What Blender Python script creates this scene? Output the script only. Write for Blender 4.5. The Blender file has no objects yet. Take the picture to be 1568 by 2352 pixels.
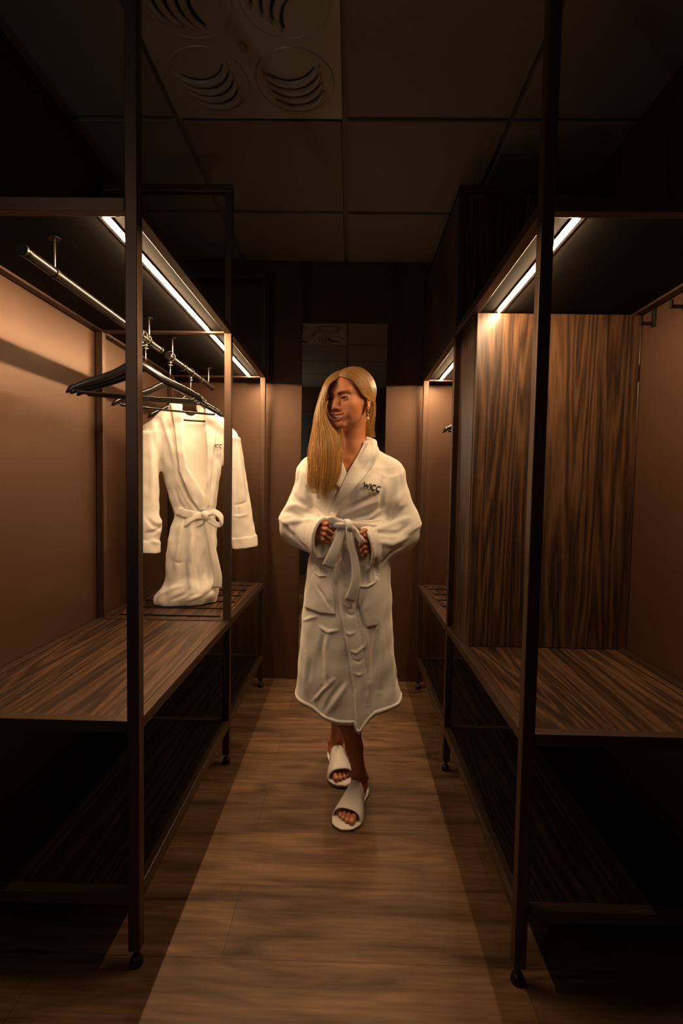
import bpy, bmesh, math, random
import numpy as np
from mathutils import Vector, Matrix
random.seed(7); np.random.seed(7)
S = bpy.context.scene; COL = S.collection
# ---------------------------------------------------------------- camera, light, exposure
FPX = 1124.18
R_ = Vector((0.99970768, 0.01675621, 0.01742948)); U_ = Vector((-0.01824679, 0.04992901, 0.99858607)); F_ = Vector((-0.01586228, 0.9986122, -0.05022017))
CAM = Vector((0, 0, 1.2254))
cd = bpy.data.cameras.new('camera'); cam = bpy.data.objects.new('camera', cd); COL.objects.link(cam)
cd.sensor_fit = 'VERTICAL'; cd.sensor_height = 36.0; cd.lens = FPX/2352*36.0; cd.clip_start = .02
cam.matrix_world = Matrix(((R_.x, U_.x, -F_.x, CAM.x), (R_.y, U_.y, -F_.y, CAM.y), (R_.z, U_.z, -F_.z, CAM.z), (0, 0, 0, 1)))
S.camera = cam
w = bpy.data.worlds.new('world'); S.world = w; w.use_nodes = True
w.node_tree.nodes['Background'].inputs[0].default_value = (.5, .45, .4, 1); w.node_tree.nodes['Background'].inputs[1].default_value = .0
S.view_settings.view_transform = 'Standard'; S.view_settings.look = 'None'; S.view_settings.gamma = 1; S.view_settings.exposure = 0.0
S.view_settings.use_curve_mapping = False
LED_COL = (1.0, .64, .34); LED = 700.0
LED_K = {'L1': .95, 'L2': .82, 'R1': .8, 'R2': 1.0}
LED_TILT = {'L1': 48, 'L2': 30, 'R1': -25, 'R2': 10}     # degrees the strip looks towards the wall
ADDED_LAMP = 13.0  # strength of the added light behind the camera
def px(x, y, Y):      # point at depth Y seen at a photo position
    d = F_ + R_*((x-784)/FPX) - U_*((y-1176)/FPX)
    return CAM + d*(Y/d.y)

# ---------------------------------------------------------------- materials
def mat(name, col=(.5, .5, .5), rough=.5, metal=0., spec=.5):
    m = bpy.data.materials.new(name); m.use_nodes = True
    b = m.node_tree.nodes['Principled BSDF']
    b.inputs['Base Color'].default_value = (*col, 1); b.inputs['Roughness'].default_value = rough
    b.inputs['Metallic'].default_value = metal; b.inputs['Specular IOR Level'].default_value = spec
    return m
def N(m, t, **k):
    n = m.node_tree.nodes.new(t)
    for a, v in k.items():
        if a in n.inputs: n.inputs[a].default_value = v
        else: setattr(n, a, v)
    return n
def LK(m, a, b): m.node_tree.links.new(a, b)
def BS(m): return m.node_tree.nodes['Principled BSDF']
def coords(m, scale=(1, 1, 1), rot=(0, 0, 0), loc=(0, 0, 0)):
    t = N(m, 'ShaderNodeTexCoord'); p = N(m, 'ShaderNodeMapping')
    p.inputs['Scale'].default_value = scale; p.inputs['Rotation'].default_value = rot; p.inputs['Location'].default_value = loc
    LK(m, t.outputs['Object'], p.inputs['Vector']); return p.outputs[0]
def ramp(m, src, stops):
    r = N(m, 'ShaderNodeValToRGB'); e = r.color_ramp.elements
    while len(e) < len(stops): e.new(.5)
    for i, (p, c) in enumerate(stops): e[i].position = p; e[i].color = (*c, 1) if len(c) == 3 else c
    LK(m, src, r.inputs[0]); return r.outputs[0]
def bump(m, src, strength=.2, dist=.002):
    b = N(m, 'ShaderNodeBump'); b.inputs['Strength'].default_value = strength; b.inputs['Distance'].default_value = dist
    LK(m, src, b.inputs['Height']); LK(m, b.outputs[0], BS(m).inputs['Normal']); return b
def speckle(m, scale=900, s=.15, d=.0005):
    n = N(m, 'ShaderNodeTexNoise', Scale=scale); LK(m, coords(m), n.inputs['Vector']); bump(m, n.outputs['Fac'], s, d)
def walnut(name, grain='y', k=1.0, loc=(0, 0, 0)):
    m = mat(name, rough=.38, spec=.4)
    sc = {'y': (1, .05, 1), 'z': (1, 1, .045)}[grain]
    v = coords(m, sc, loc=loc)
    n1 = N(m, 'ShaderNodeTexNoise', Scale=5.0, Detail=3.5, Distortion=.7); LK(m, v, n1.inputs['Vector'])
    mu = N(m, 'ShaderNodeMath', operation='MULTIPLY'); mu.inputs[1].default_value = 34.; LK(m, n1.outputs['Fac'], mu.inputs[0])
    fr = N(m, 'ShaderNodeMath', operation='PINGPONG'); fr.inputs[1].default_value = 1.; LK(m, mu.outputs[0], fr.inputs[0])
    n2 = N(m, 'ShaderNodeTexNoise', Scale=170., Detail=3.0); LK(m, v, n2.inputs['Vector'])
    n3 = N(m, 'ShaderNodeTexNoise', Scale=4., Detail=1.0); LK(m, v, n3.inputs['Vector'])
    a = N(m, 'ShaderNodeMath', operation='MULTIPLY_ADD'); a.inputs[1].default_value = .33; LK(m, fr.outputs[0], a.inputs[0]); 
    b_ = N(m, 'ShaderNodeMath', operation='MULTIPLY'); b_.inputs[1].default_value = .60; LK(m, n2.outputs['Fac'], b_.inputs[0]); LK(m, b_.outputs[0], a.inputs[2])
    c = N(m, 'ShaderNodeMath', operation='MULTIPLY_ADD'); c.inputs[1].default_value = .5; LK(m, n3.outputs['Fac'], c.inputs[0]); LK(m, a.outputs[0], c.inputs[2])
    s = lambda *q: tuple(x*k for x in q)
    col = ramp(m, c.outputs[0], [(.42, s(.014, .008, .0055)), (.60, s(.036, .019, .012)), (.78, s(.090, .046, .024)), (.98, s(.175, .092, .046))])
    LK(m, col, BS(m).inputs['Base Color']); bump(m, n2.outputs['Fac'], .15, .0006)
    return m
M = {}
M['wood_bench'] = walnut('walnut_bench', 'y', .72); M['wood_panel'] = walnut('walnut_panel', 'z', .72); M['wood_shaded'] = walnut('walnut_shaded', 'y', .13, (3, 1, 0))  # lower-shelf walnut is a darker copy with the shade in its colour
M['wood_soffit_shaded'] = walnut('walnut_soffit_shaded', 'y', .06); BS(M['wood_soffit_shaded']).inputs['Roughness'].default_value = .8; BS(M['wood_soffit_shaded']).inputs['Specular IOR Level'].default_value = .15  # underside walnut darkened near black to hold down the LED glow
M['metal'] = mat('bronze_metal', (.10, .062, .043), .45, .8); speckle(M['metal'], 1400, .12, .0003)
M['black'] = mat('black_metal', (.012, .011, .010), .32, .3)
M['gloss'] = mat('black_lacquer', (.008, .007, .007), .16, 0., .6)
M['rod'] = mat('dark_chrome', (.045, .038, .034), .26, .85)
M['steel'] = mat('steel', (.5, .47, .42), .25, 1.)
M['gold'] = mat('gold_metal', (.9, .62, .28), .22, 1.)
m = mat('taupe_wall', (.088, .043, .023), .44, .5, .6); M['wall'] = m; speckle(m, 700, .25, .0006)
m = mat('ceiling_tile', (.20, .17, .14), .9, 0, .1); M['ceil'] = m; speckle(m, 500, .2, .0006)
M['tbar'] = mat('ceiling_grid', (.15, .125, .10), .6)
M['vent'] = mat('vent_plastic', (.30, .27, .23), .35, 0, .5)
M['slot_dark'] = mat('vent_slot_shade', (.004, .004, .004), .9)
M['mirror'] = mat('mirror_glass', (.78, .78, .76), .015, 1.)
m = mat('oak_floor', (.2, .12, .07), .5, 0, .3); M['floor'] = m
v = coords(m, loc=(.31, -.03, 0))
br = N(m, 'ShaderNodeTexBrick', Scale=1.0); br.offset = .37; br.offset_frequency = 2
br.inputs['Brick Width'].default_value = 1.22; br.inputs['Row Height'].default_value = .235; br.inputs['Mortar Size'].default_value = .0008; br.inputs['Mortar Smooth'].default_value = .2
br.inputs['Color1'].default_value = (.78, .78, .78, 1); br.inputs['Color2'].default_value = (1.12, 1.12, 1.12, 1); br.inputs['Mortar'].default_value = (.25, .25, .25, 1)
LK(m, v, br.inputs['Vector'])
g = N(m, 'ShaderNodeTexNoise', Scale=14., Detail=6.0, Distortion=1.2); LK(m, coords(m, (.16, 1, 1)), g.inputs['Vector'])
g2 = N(m, 'ShaderNodeTexNoise', Scale=90., Detail=4.0); LK(m, coords(m, (.06, 1, 1)), g2.inputs['Vector'])
c1 = ramp(m, g.outputs['Fac'], [(.32, (.058, .031, .015)), (.5, (.125, .068, .034)), (.68, (.185, .104, .052))])
c2 = ramp(m, g2.outputs['Fac'], [(.3, (.72, .72, .72)), (.6, (1.1, 1.1, 1.1))])
kn = N(m, 'ShaderNodeTexVoronoi', Scale=2.3); LK(m, coords(m, (.55, 1, 1)), kn.inputs['Vector'])
c3 = ramp(m, kn.outputs['Distance'], [(.0, (.45, .43, .42)), (.06, (1, 1, 1))])
for src in (c2, c3, br.outputs['Color']):
    mx = N(m, 'ShaderNodeMix', data_type='RGBA', blend_type='MULTIPLY'); mx.inputs[0].default_value = 1
    LK(m, c1, mx.inputs[6]); LK(m, src, mx.inputs[7]); c1 = mx.outputs[2]
LK(m, c1, BS(m).inputs['Base Color']); bump(m, g2.outputs['Fac'], .35, .0012)
def emis(name, strength, col):
    m = bpy.data.materials.new(name); m.use_nodes = True; nt = m.node_tree; nt.nodes.clear()
    e = nt.nodes.new('ShaderNodeEmission'); e.inputs[0].default_value = (*col, 1); e.inputs[1].default_value = strength
    o = nt.nodes.new('ShaderNodeOutputMaterial'); nt.links.new(e.outputs[0], o.inputs[0]); return m

# ---------------------------------------------------------------- helpers
class MB:
    def __init__(s): s.v = []; s.f = []
    def add(s, v, f):
        o = len(s.v); s.v += [tuple(a) for a in v]; s.f += [tuple(i+o for i in q) for q in f]; return s
    def box(s, x0, x1, y0, y1, z0, z1):
        return s.add([(x, y, z) for x in (x0, x1) for y in (y0, y1) for z in (z0, z1)],
                     [(0, 1, 3, 2), (4, 6, 7, 5), (0, 4, 5, 1), (2, 3, 7, 6), (0, 2, 6, 4), (1, 5, 7, 3)])
    def tube(s, pts, r, n=12, cap=True, flat=None):
        """round tube along pts; r number or list; flat=(normal, ratio) squashes it"""
        pts = [Vector(p) for p in pts]; k = len(pts); rs = r if hasattr(r, '__len__') else [r]*k
        V = []; F = []; up = None
        for i, p in enumerate(pts):
            t = (pts[min(i+1, k-1)]-pts[max(i-1, 0)]).normalized()
            if up is None:
                up = t.cross(Vector((0, 0, 1))) if abs(t.z) < .9 else t.cross(Vector((0, 1, 0)))
                up.normalize()
            up = (up - t*up.dot(t)).normalized(); b = t.cross(up)
            for j in range(n):
                a = 2*math.pi*j/n; V.append(p+(up*math.cos(a)+b*math.sin(a))*rs[i])
        for i in range(k-1):
            for j in range(n): F.append((i*n+j, i*n+(j+1) % n, (i+1)*n+(j+1) % n, (i+1)*n+j))
        if cap: F.append(tuple(range(n))[::-1]); F.append(tuple((k-1)*n+j for j in range(n)))
        return s.add(V, F)
    def lathe(s, prof, n=20, c=(0, 0, 0)):
        V = []; F = []; k = len(prof)
        for r, z in prof:
            for j in range(n): a = 2*math.pi*j/n; V.append((c[0]+r*math.cos(a), c[1]+r*math.sin(a), c[2]+z))
        for i in range(k-1):
            for j in range(n): F.append((i*n+j, i*n+(j+1) % n, (i+1)*n+(j+1) % n, (i+1)*n+j))
        F.append(tuple(range(n))[::-1]); F.append(tuple((k-1)*n+j for j in range(n)))
        return s.add(V, F)
def setp(o, label=None, cat=None, group=None, kind=None):
    for k, v in (('label', label), ('category', cat), ('group', group), ('kind', kind)):
        if v: o[k] = v
    return o
def mesh_obj(name, V, F, m, parent=None, smooth=False, origin=None):
    me = bpy.data.meshes.new(name)
    V = np.asarray(V, dtype=np.float32)
    base = Vector(parent.get('_w', (0, 0, 0))) if parent else Vector(origin or (0, 0, 0))
    if parent: base = WORLD.get(parent.name, Vector((0, 0, 0)))
    V = V-np.array(base, dtype=np.float32)
    if isinstance(F, np.ndarray):
        nf, k = F.shape; me.vertices.add(len(V)); me.vertices.foreach_set('co', V.ravel())
        me.loops.add(nf*k); me.loops.foreach_set('vertex_index', F.ravel().astype(np.int32))
        me.polygons.add(nf); me.polygons.foreach_set('loop_start', np.arange(0, nf*k, k, dtype=np.int32))
        me.update(calc_edges=True)
    else: me.from_pydata([tuple(map(float, p)) for p in V], [], F)
    if m: me.materials.append(m)
    if smooth: me.polygons.foreach_set('use_smooth', [True]*len(me.polygons))
    me.update()
    if not smooth or True:
        bm = bmesh.new(); bm.from_mesh(me); 
        if len(bm.faces) < 60000: bmesh.ops.recalc_face_normals(bm, faces=bm.faces)
        bm.to_mesh(me); bm.free()
    o = bpy.data.objects.new(name, me); COL.objects.link(o)
    if parent: o.parent = parent; WORLD[o.name] = base
    else: o.location = base; WORLD[o.name] = base
    return o
WORLD = {}
def part(name, mb, m, parent=None, smooth=False, bev=0, origin=None):
    o = mesh_obj(name, mb.v, mb.f, m, parent, smooth, origin)
    if bev: b = o.modifiers.new('bevel', 'BEVEL'); b.width = bev; b.segments = 2; b.limit_method = 'ANGLE'
    return o
def thing(name, loc, label, cat, group=None):
    o = bpy.data.objects.new(name, None); COL.objects.link(o); o.location = loc; o.empty_display_size = .1
    WORLD[o.name] = Vector(loc); return setp(o, label, cat, group)
def struct(name, mb, m, smooth=False, bev=0): return setp(part(name, mb, m, None, smooth, bev), kind='structure')

# ---------------------------------------------------------------- room
WL, WR, YB, YF, HC = -1.088, 1.045, 3.0615, -.73, 2.604
struct('floor', MB().box(WL-.05, WR+.05, YF-.05, YB+.05, -.05, 0), M['floor'])
struct('wall_left', MB().box(WL-.05, WL, YF-.05, YB+.05, 0, HC), M['wall'])
struct('wall_right', MB().box(WR, WR+.05, YF-.05, YB+.05, 0, HC), M['wall'])
struct('wall_back', MB().box(WL, -.042, YB, YB+.05, 0, HC).box(-.039, WR, YB, YB+.05, 0, HC).box(-.05, -.03, YB+.004, YB+.05, 0, HC), M['wall'])
struct('wall_front', MB().box(WL, WR, YF-.05, YF, 0, HC), M['wall'])
struct('ceiling', MB().box(WL-.05, WR+.05, YF-.05, YB+.05, HC+.012, HC+.05), M['tbar'])
S_ = .625; GX, GY = -.0458, 1.9049; tb = .012
xs = [WL, GX-S_, GX, GX+S_, WR]; ys = [YF]+[GY+j*S_ for j in range(-4, 2)]+[YB]
grid = MB(); VT = (1, GY-S_)
for i in range(4):
    for j in range(len(ys)-1):
        if i == 1 and abs(ys[j]-(GY-S_)) < 1e-3: continue
        a = MB().box(xs[i]+tb*(i > 0), xs[i+1]-tb*(i < 3), ys[j]+tb*(j > 0), ys[j+1]-tb*(j < len(ys)-2), HC-.002, HC+.015)
        grid.add(a.v, a.f)
struct('trim_1', MB(), None) if False else None
setp(part('ceiling_tiles', grid, M['ceil'], bev=.0015), kind='structure').name = 'ceiling'
m = mat('doorway_dark', (.02, .018, .016), .5)  # near-black leaf stands in for the darkness of an open doorway
d = struct('door_1', MB().box(-.95, -.20, YF, YF+.03, 0, 2.2), m)
fr = MB().box(-.99, -.95, YF, YF+.04, 0, 2.25).box(-.20, -.16, YF, YF+.04, 0, 2.25).box(-.95, -.2, YF, YF+.04, 2.2, 2.25)
part('door_frame', fr, M['metal'], d); part('door_handle', MB().tube([(-.26, YF+.03, 1.0), (-.26, YF+.08, 1.0), (-.38, YF+.08, 1.0)], .009), M['steel'], d)

# air diffuser tile in the ceiling
vt = thing('air_diffuser', (GX-S_/2, GY-S_/2, HC), 'square ceiling air diffuser with four round swirl nozzles of curved blades', 'air vent')
vx, vy = GX-S_/2, GY-S_/2; hw = S_/2-.006
part('face_plate', MB().box(vx-hw, vx+hw, vy-hw, vy+hw, HC-.006, HC+.01), M['vent'], vt, bev=.002)
def nozzle(cx, cy, rot, big):
    z0 = HC-.006
    b = MB().lathe([(.128, -.001), (.130, -.0035), (.133, -.0035), (.135, 0)], 56, (cx, cy, z0))
    o = part('nozzle_ring', b, M['vent'], vt)
    ca, sa = math.cos(rot), math.sin(rot)
    for k in range(4):
        # crescents share a smile shape; k=0 nearest the disc centre
        R = .104; cyy = .100-.034*k; a0, a1 = math.radians(203+3*k), math.radians(337-1*k)
        n = 18; pts = []; rr = []; pts2 = []; rr2 = []
        for i in range(n+1):
            t = i/n; a = a0+(a1-a0)*t; lx, ly = R*math.cos(a), R*math.sin(a)+cyy
            q = (cx+ca*lx-sa*ly, cy-sa*lx-ca*ly, z0-.002); pts.append(q)
            rr.append(.0012+.0125*math.sin(math.pi*min(1, max(0, t)))**.55)
            lx2, ly2 = (R-.012)*math.cos(a), (R-.012)*math.sin(a)+cyy
            pts2.append((cx+ca*lx2-sa*ly2, cy-sa*lx2-ca*ly2, z0+.0015)); rr2.append(.001+(.0085 if big else .0045)*math.sin(math.pi*t)**.6)
        part('blade', MB().tube(pts, rr, 12), M['vent'], o, True)
        part('slot_shade', MB().tube(pts2, rr2, 10), M['slot_dark'], o, True)
# solid dark tubes towards the disc centre stand in for shaded slots
nozzle(vx-.145, vy+.135, math.radians(14), 0); nozzle(vx+.147, vy+.138, math.radians(9), 0)
nozzle(vx-.135, vy-.155, math.radians(-100), 1); nozzle(vx+.147, vy-.155, math.radians(-130), 1)
part('screw_knob', MB().lathe([(.012, 0), (.013, -.006), (.010, -.012), (.004, -.015)], 20, (vx, vy+.005, HC-.006)), M['vent'], vt, True)

# added light bar out of view: sheen on the left post, faint ceiling light
dl = thing('added_light', (WL+.02, -.1, 1.9), 'added slim vertical light bar on the left wall behind the camera', 'added light')
part('backplate', MB().box(WL+.001, WL+.012, -.14, -.06, 1.35, 2.45), M['metal'], dl, bev=.002)
part('added_light_diffuser', MB().tube([(WL+.030, -.1, 1.40), (WL+.030, -.1, 2.40)], .022, 20), emis('added_light_glow', ADDED_LAMP, (1, .88, .74)), dl, True)

# mirror
mi = thing('wall_mirror', (-.046, YB-.02, .144), 'tall frameless mirror on the back wall behind the woman', 'mirror')
part('glass', MB().box(-.306, .214, YB-.018, YB-.012, .144, 2.226), M['mirror'], mi)
part('backing', MB().box(-.300, .208, YB-.012, YB-.001, .150, 2.220), M['black'], mi)

# ---------------------------------------------------------------- wardrobe units
PZ = .03; ZB = .6414; ZL = .1976; ZT = 1.863; ZTT = 1.893; ZTOP = 2.4708; FT = .045
XL, XR = -.5079, .4265; L1, L2, L3 = 1.1685, 2.0814, 2.941; R1, R2, R3 = 1.156, 2.0735, 2.9699
def foot(u, x, y, post):
    b = MB().lathe([(.017, 0), (.0175, .004), (.016, .014), (.011, .022), (.007, .024), (.007, FT+.01)], 20, (x, y, 0))
    part('levelling_foot', b, M['black'], post, True)
def unit(nm, side, y0, y1, last, label, arch=True):
    sg = -1 if side == 'L' else 1
    xi = XL if side == 'L' else XR; xw = (WL+.004) if side == 'L' else (WR-.004)
    X = lambda a, b: (min(a, b), max(a, b))       # ordered range
    xin = xi+sg*PZ; xo = xw-sg*PZ
    u = thing('open_wardrobe', ((xi+xw)/2, (y0+y1)/2, 0), label, 'wardrobe', 'open wardrobe frames with benches')
    def post(xa, xb, y, top):
        p = part('post', MB().box(*X(xa, xb), y, y+PZ, FT, top), M['metal'], u, bev=.0022)
        foot(u, (xa+xb)/2, y+PZ/2, p)
    post(xi, xin, y0, ZTOP-PZ); post(xw, xo, y0, ZTOP-PZ)
    part('top_rail', MB().box(*X(xi, xw), y0, y0+PZ, ZTOP-PZ, ZTOP), M['metal'], u, bev=.0022)
    ye = y1
    if last:
        post(xi, xin, y1-PZ, ZTOP-PZ); post(xw, xo, y1-PZ, ZTOP-PZ); ye = y1-PZ
        part('top_rail', MB().box(*X(xi, xw), y1-PZ, y1, ZTOP-PZ, ZTOP), M['metal'], u, bev=.0022)
    ya = y0+PZ
    for z in (ZB, ZL, ZTT):
        nmr = 'shelf_rail' if z != ZB else 'bench_rail'
        part(nmr, MB().box(*X(xin, xo), y0+.0005, y0+PZ-.0005, z-PZ, z), M['metal'], u, bev=.0018)
        if last: part(nmr, MB().box(*X(xin, xo), y1-PZ+.0005, y1-.0005, z-PZ, z), M['metal'], u, bev=.0018)
        part(nmr, MB().box(*X(xi+sg*.0005, xin-sg*.0005), ya, ye, z-PZ, z), M['metal'], u, bev=.0018)
        part(nmr, MB().box(*X(xo+sg*.0005, xw-sg*.0005), ya, ye, z-PZ, z), M['metal'], u, bev=.0018)
    g = .003; px0, px1 = X(xin+sg*g, xo-sg*g)
    part('bench_top', MB().box(px0, px1, ya+g, ye-g, ZB-.022, ZB-.003), M['wood_bench'], u, bev=.001)
    part('lower_shelf', MB().box(px0, px1, ya+g, ye-g, ZL-.022, ZL-.003), M['wood_shaded'], u, bev=.001)
    part('upper_shelf', MB().box(px0, px1, ya+g, ye-g, ZTT-.022, ZTT-.004), M['wood_soffit_shaded'], u, bev=.001)
    return u, ya, ye, xin, xo, sg
def led(u, key, x, ya, yb, sg):
    # half-round diffuser under the shelf on a black housing, widened to hide the shelf's glow
    r = .0038; zc = ZT+.0060; n = 10; e = MB()
    V = [(x+r*math.cos(math.pi+math.pi*i/n), y, zc+r*1.1*math.sin(math.pi+math.pi*i/n)) for y in (ya, yb) for i in range(n+1)]
    e.add(V, [(i, i+1, n+2+i, n+1+i) for i in range(n)]+[tuple(range(n+1)), tuple(range(n+1, 2*n+2))])
    h = part('led_housing', MB().box(x-.015, x+.015, ya-.002, yb+.002, zc+.0002, zc+.0012), M['black'], u)
    part('led_diffuser', e, emis('led_glow_'+key, LED*LED_K[key], LED_COL), h, True)
XLED, XRED = -.606, .528
uL1, ya, ye, xin, xo, sg = unit('L1', 'L', L1, L2, False, 'nearest left metal wardrobe frame with an empty walnut bench top')
led(uL1, 'L1', XLED, ya+.012, ye-.006, sg)
uL2, ya, ye, xin, xo, sg = unit('L2', 'L', L2, L3, True, 'far left metal wardrobe frame with hanging robe above slatted bench')
led(uL2, 'L2', XLED, ya+.006, ye-.006, sg)
for i in range(6):
    y = 2.150+.138*i
    part('luggage_strip', MB().box(-1.02, -.565, y-.004, y+.004, ZB-.004, ZB+.003), M['black'], uL2, bev=.001)
uR1, ya, ye, xin, xo, sg = unit('R1', 'R', R1, R2, False, 'nearest right metal wardrobe frame with walnut divider and bench')
led(uR1, 'R1', XRED, ya+.012, 1.812, sg)
YD = 1.815
part('divider_panel', MB().box(.452, WR-.006, YD, YD+.018, ZB-.001, ZT+.002), M['wood_panel'], uR1, bev=.001)
part('divider_side', MB().box(.450, .468, YD+.018, R2-.001, ZB-.001, ZT+.002), M['wood_panel'], uR1, bev=.001)
uR2, ya, ye, xin, xo, sg = unit('R2', 'R', R2, R3, True, 'far right metal wardrobe frame with closed walnut upper cabinet')
led(uR2, 'R2', XRED, ya+.006, ye-.006, sg)
cb = part('cabinet_front', MB().box(XR+PZ+.002, WR-.036, R2+.008, R2+.026, ZTT, ZTOP-PZ-.001), M['wood_panel'], uR2, bev=.001)
part('cabinet_side', MB().box(XR+.004, XR+.022, R2+PZ, R3-PZ, ZTT, ZTOP), M['wood_panel'], uR2, bev=.001)
part('cabinet_top', MB().box(XR+.004, WR-.006, R2+PZ, R3-PZ, ZTOP-.018, ZTOP-.0005), M['wood_panel'], uR2, bev=.001)
for i in range(6):
    y = 2.150+.138*i
    part('luggage_strip', MB().box(.475, .97, y-.004, y+.004, ZB-.004, ZB+.003), M['black'], uR2, bev=.001)
# hanging rods: one per unit, screwed under the upper shelf
def rod(u, x, ya, yb, z, ybr):
    o = part('clothes_rod', MB().tube([(x, ya, z), (x, ya+.02, z), (x, yb-.02, z), (x, yb, z)], .0128, 20), M['rod'], u, True)
    for y in (ya, yb): part('end_cap', MB().tube([(x, y-.004, z), (x, y+.004, z)], .0148, 20), M['black'], o)
    for y in ybr: part('rod_bracket', MB().tube([(x, y, z+.008), (x, y, ZT+.004)], .004, 10).lathe([(.016, 0), (.016, .003)], 16, (x, y, ZT+.002)).tube([(x, y-.006, z), (x, y+.006, z)], .0150, 16), M['rod'], o)
XRD, ZRD = -.79, 1.778
rod(uL1, XRD, 1.15+.035, 2.03, ZRD, (1.31, 1.92)); rod(uL2, XRD, 2.06+.06, 2.80, ZRD, (2.17, 2.72))
rod(uR2, .75, 2.14, 2.88, ZRD, (2.25, 2.8))
# coat hooks on the right wall
hk = []
for y in (1.745, 1.585):
    a = setp(part('coat_hook', MB().box(WR-.006, WR, y-.010, y+.010, 1.80, 1.87).box(WR-.045, WR-.004, y-.005, y+.005, 1.806, 1.816).box(WR-.050, WR-.042, y-.005, y+.005, 1.806, 1.832), M['black'], None, False, .001, (WR, y, 1.83)),
         'square black coat hook on the right wall, ' + ('nearest the walnut divider' if y > 1.7 else 'nearer the camera at the photo edge'), 'hook', 'coat hooks on the right wall')

# ---------------------------------------------------------------- sculpting helpers: distance fields turned into meshes
NP = np.array
CAMn = NP(CAM); Rn = NP(R_); Un = NP(U_); Fn = NP(F_)
def pxn(x, y, Y): return NP(px(x, y, Y))
class Grid:
    def __init__(s, lo, hi, h):
        s.lo = NP(lo, float); s.h = h; s.n = np.ceil((NP(hi)-s.lo)/h).astype(int)+1
        s.v = np.full(s.n, 1.0, np.float32); s.ax = [(s.lo[i]+np.arange(s.n[i])*h).astype(np.float32) for i in range(3)]
    def blk(s, lo, hi):
        a = np.clip(np.floor((NP(lo)-s.lo)/s.h).astype(int), 0, s.n); b = np.clip(np.ceil((NP(hi)-s.lo)/s.h).astype(int)+1, 0, s.n)
        sl = tuple(slice(a[i], b[i]) for i in range(3))
        if min(b-a) <= 0: return None
        return sl, s.ax[0][sl[0]][:, None, None], s.ax[1][sl[1]][None, :, None], s.ax[2][sl[2]][None, None, :]
    def put(s, fn, lo, hi, k=.0, op='u'):
        q = s.blk(NP(lo)-.012-k, NP(hi)+.012+k)
        if q is None: return s
        sl, X, Y, Z = q; d = fn(X, Y, Z).astype(np.float32); v = s.v[sl]
        if op == 's': v, d = -v, d
        if k > 0:
            h = np.maximum(k-np.abs(v-d), 0)/k; r = np.minimum(v, d)-h*h*k*.25
        else: r = np.minimum(v, d)
        s.v[sl] = -r if op == 's' else r
        return s
    def cone(s, a, b, ra, rb, k=.01, op='u'):
        a = NP(a, float); b = NP(b, float); m = max(ra, rb); ab = b-a; L = ab@ab
        def fn(X, Y, Z):
            x, y, z = X-a[0], Y-a[1], Z-a[2]
            t = np.clip((x*ab[0]+y*ab[1]+z*ab[2])/L, 0, 1)
            return np.sqrt((x-t*ab[0])**2+(y-t*ab[1])**2+(z-t*ab[2])**2)-(ra+(rb-ra)*t)
        return s.put(fn, np.minimum(a, b)-m, np.maximum(a, b)+m, k, op)
    def chain(s, pts, rs, k=.006, op='u'):
        for i in range(len(pts)-1): s.cone(pts[i], pts[i+1], rs[i], rs[i+1], k, op)
        return s
    def ell(s, c, r, k=.01, op='u', rot=None):
        c = NP(c, float); r = NP(r, float); Rm = NP(rot) if rot is not None else np.eye(3); m = r.max()
        def fn(X, Y, Z):
            x, y, z = X-c[0], Y-c[1], Z-c[2]
            u = [(x*Rm[i][0]+y*Rm[i][1]+z*Rm[i][2])/r[i] for i in range(3)]
            k0 = np.sqrt(u[0]**2+u[1]**2+u[2]**2)+1e-9; k1 = np.sqrt((u[0]/r[0])**2+(u[1]/r[1])**2+(u[2]/r[2])**2)+1e-9
            return k0*(k0-1)/k1
        return s.put(fn, c-m, c+m, k, op)
    def loft(s, rows, k=.01, op='u', n=2.2, off=0., warp=None):
        """rows of (z, cx, cy, a, b): stacked superellipses"""
        T = NP(sorted(rows), float)
        def fn(X, Y, Z):
            g = lambda i: np.interp(Z, T[:, 0], T[:, i])
            cx, cy, a, b = g(1), g(2), g(3)+off, g(4)+off
            if warp: X, Y, e = warp(X, Y, Z)
            else: e = 0
            rho = ((np.abs(X-cx)/a)**n+(np.abs(Y-cy)/b)**n)**(1/n)
            d = (rho-1)*np.minimum(a, b)*1.05-e
            return np.maximum(d, np.maximum(T[0, 0]-Z, Z-T[-1, 0]))
        m = T[:, 3:5].max()+.03
        return s.put(fn, (T[:, 1].min()-m, T[:, 2].min()-m, T[0, 0]), (T[:, 1].max()+m, T[:, 2].max()+m, T[-1, 0]), k, op)
    def ellcone(s, a, b, U, ra, rb, k=.01, op='u', ext=(0, 0)):
        """cone with elliptic section: U = direction of the first radius; ra, rb = (rU, rV) at the ends"""
        a = NP(a, float); b = NP(b, float); T = b-a; L = np.linalg.norm(T); T = T/L
        U = NP(U, float); U = U-T*(U@T); U /= np.linalg.norm(U); V = np.cross(T, U); m = max(*ra, *rb)+max(ext)
        def fn(X, Y, Z):
            x, y, z = X-a[0], Y-a[1], Z-a[2]
            t = (x*T[0]+y*T[1]+z*T[2]); tt = np.clip(t/L, 0, 1)
            r1 = ra[0]+(rb[0]-ra[0])*tt; r2 = ra[1]+(rb[1]-ra[1])*tt
            u = (x*U[0]+y*U[1]+z*U[2])/r1; v = (x*V[0]+y*V[1]+z*V[2])/r2
            d = (np.sqrt(u*u+v*v)-1)*np.minimum(r1, r2)
            e = np.maximum(-ext[0]-t, t-L-ext[1])
            return np.maximum(d, e)
        return s.put(fn, np.minimum(a, b)-m, np.maximum(a, b)+m, k, op)
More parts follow.
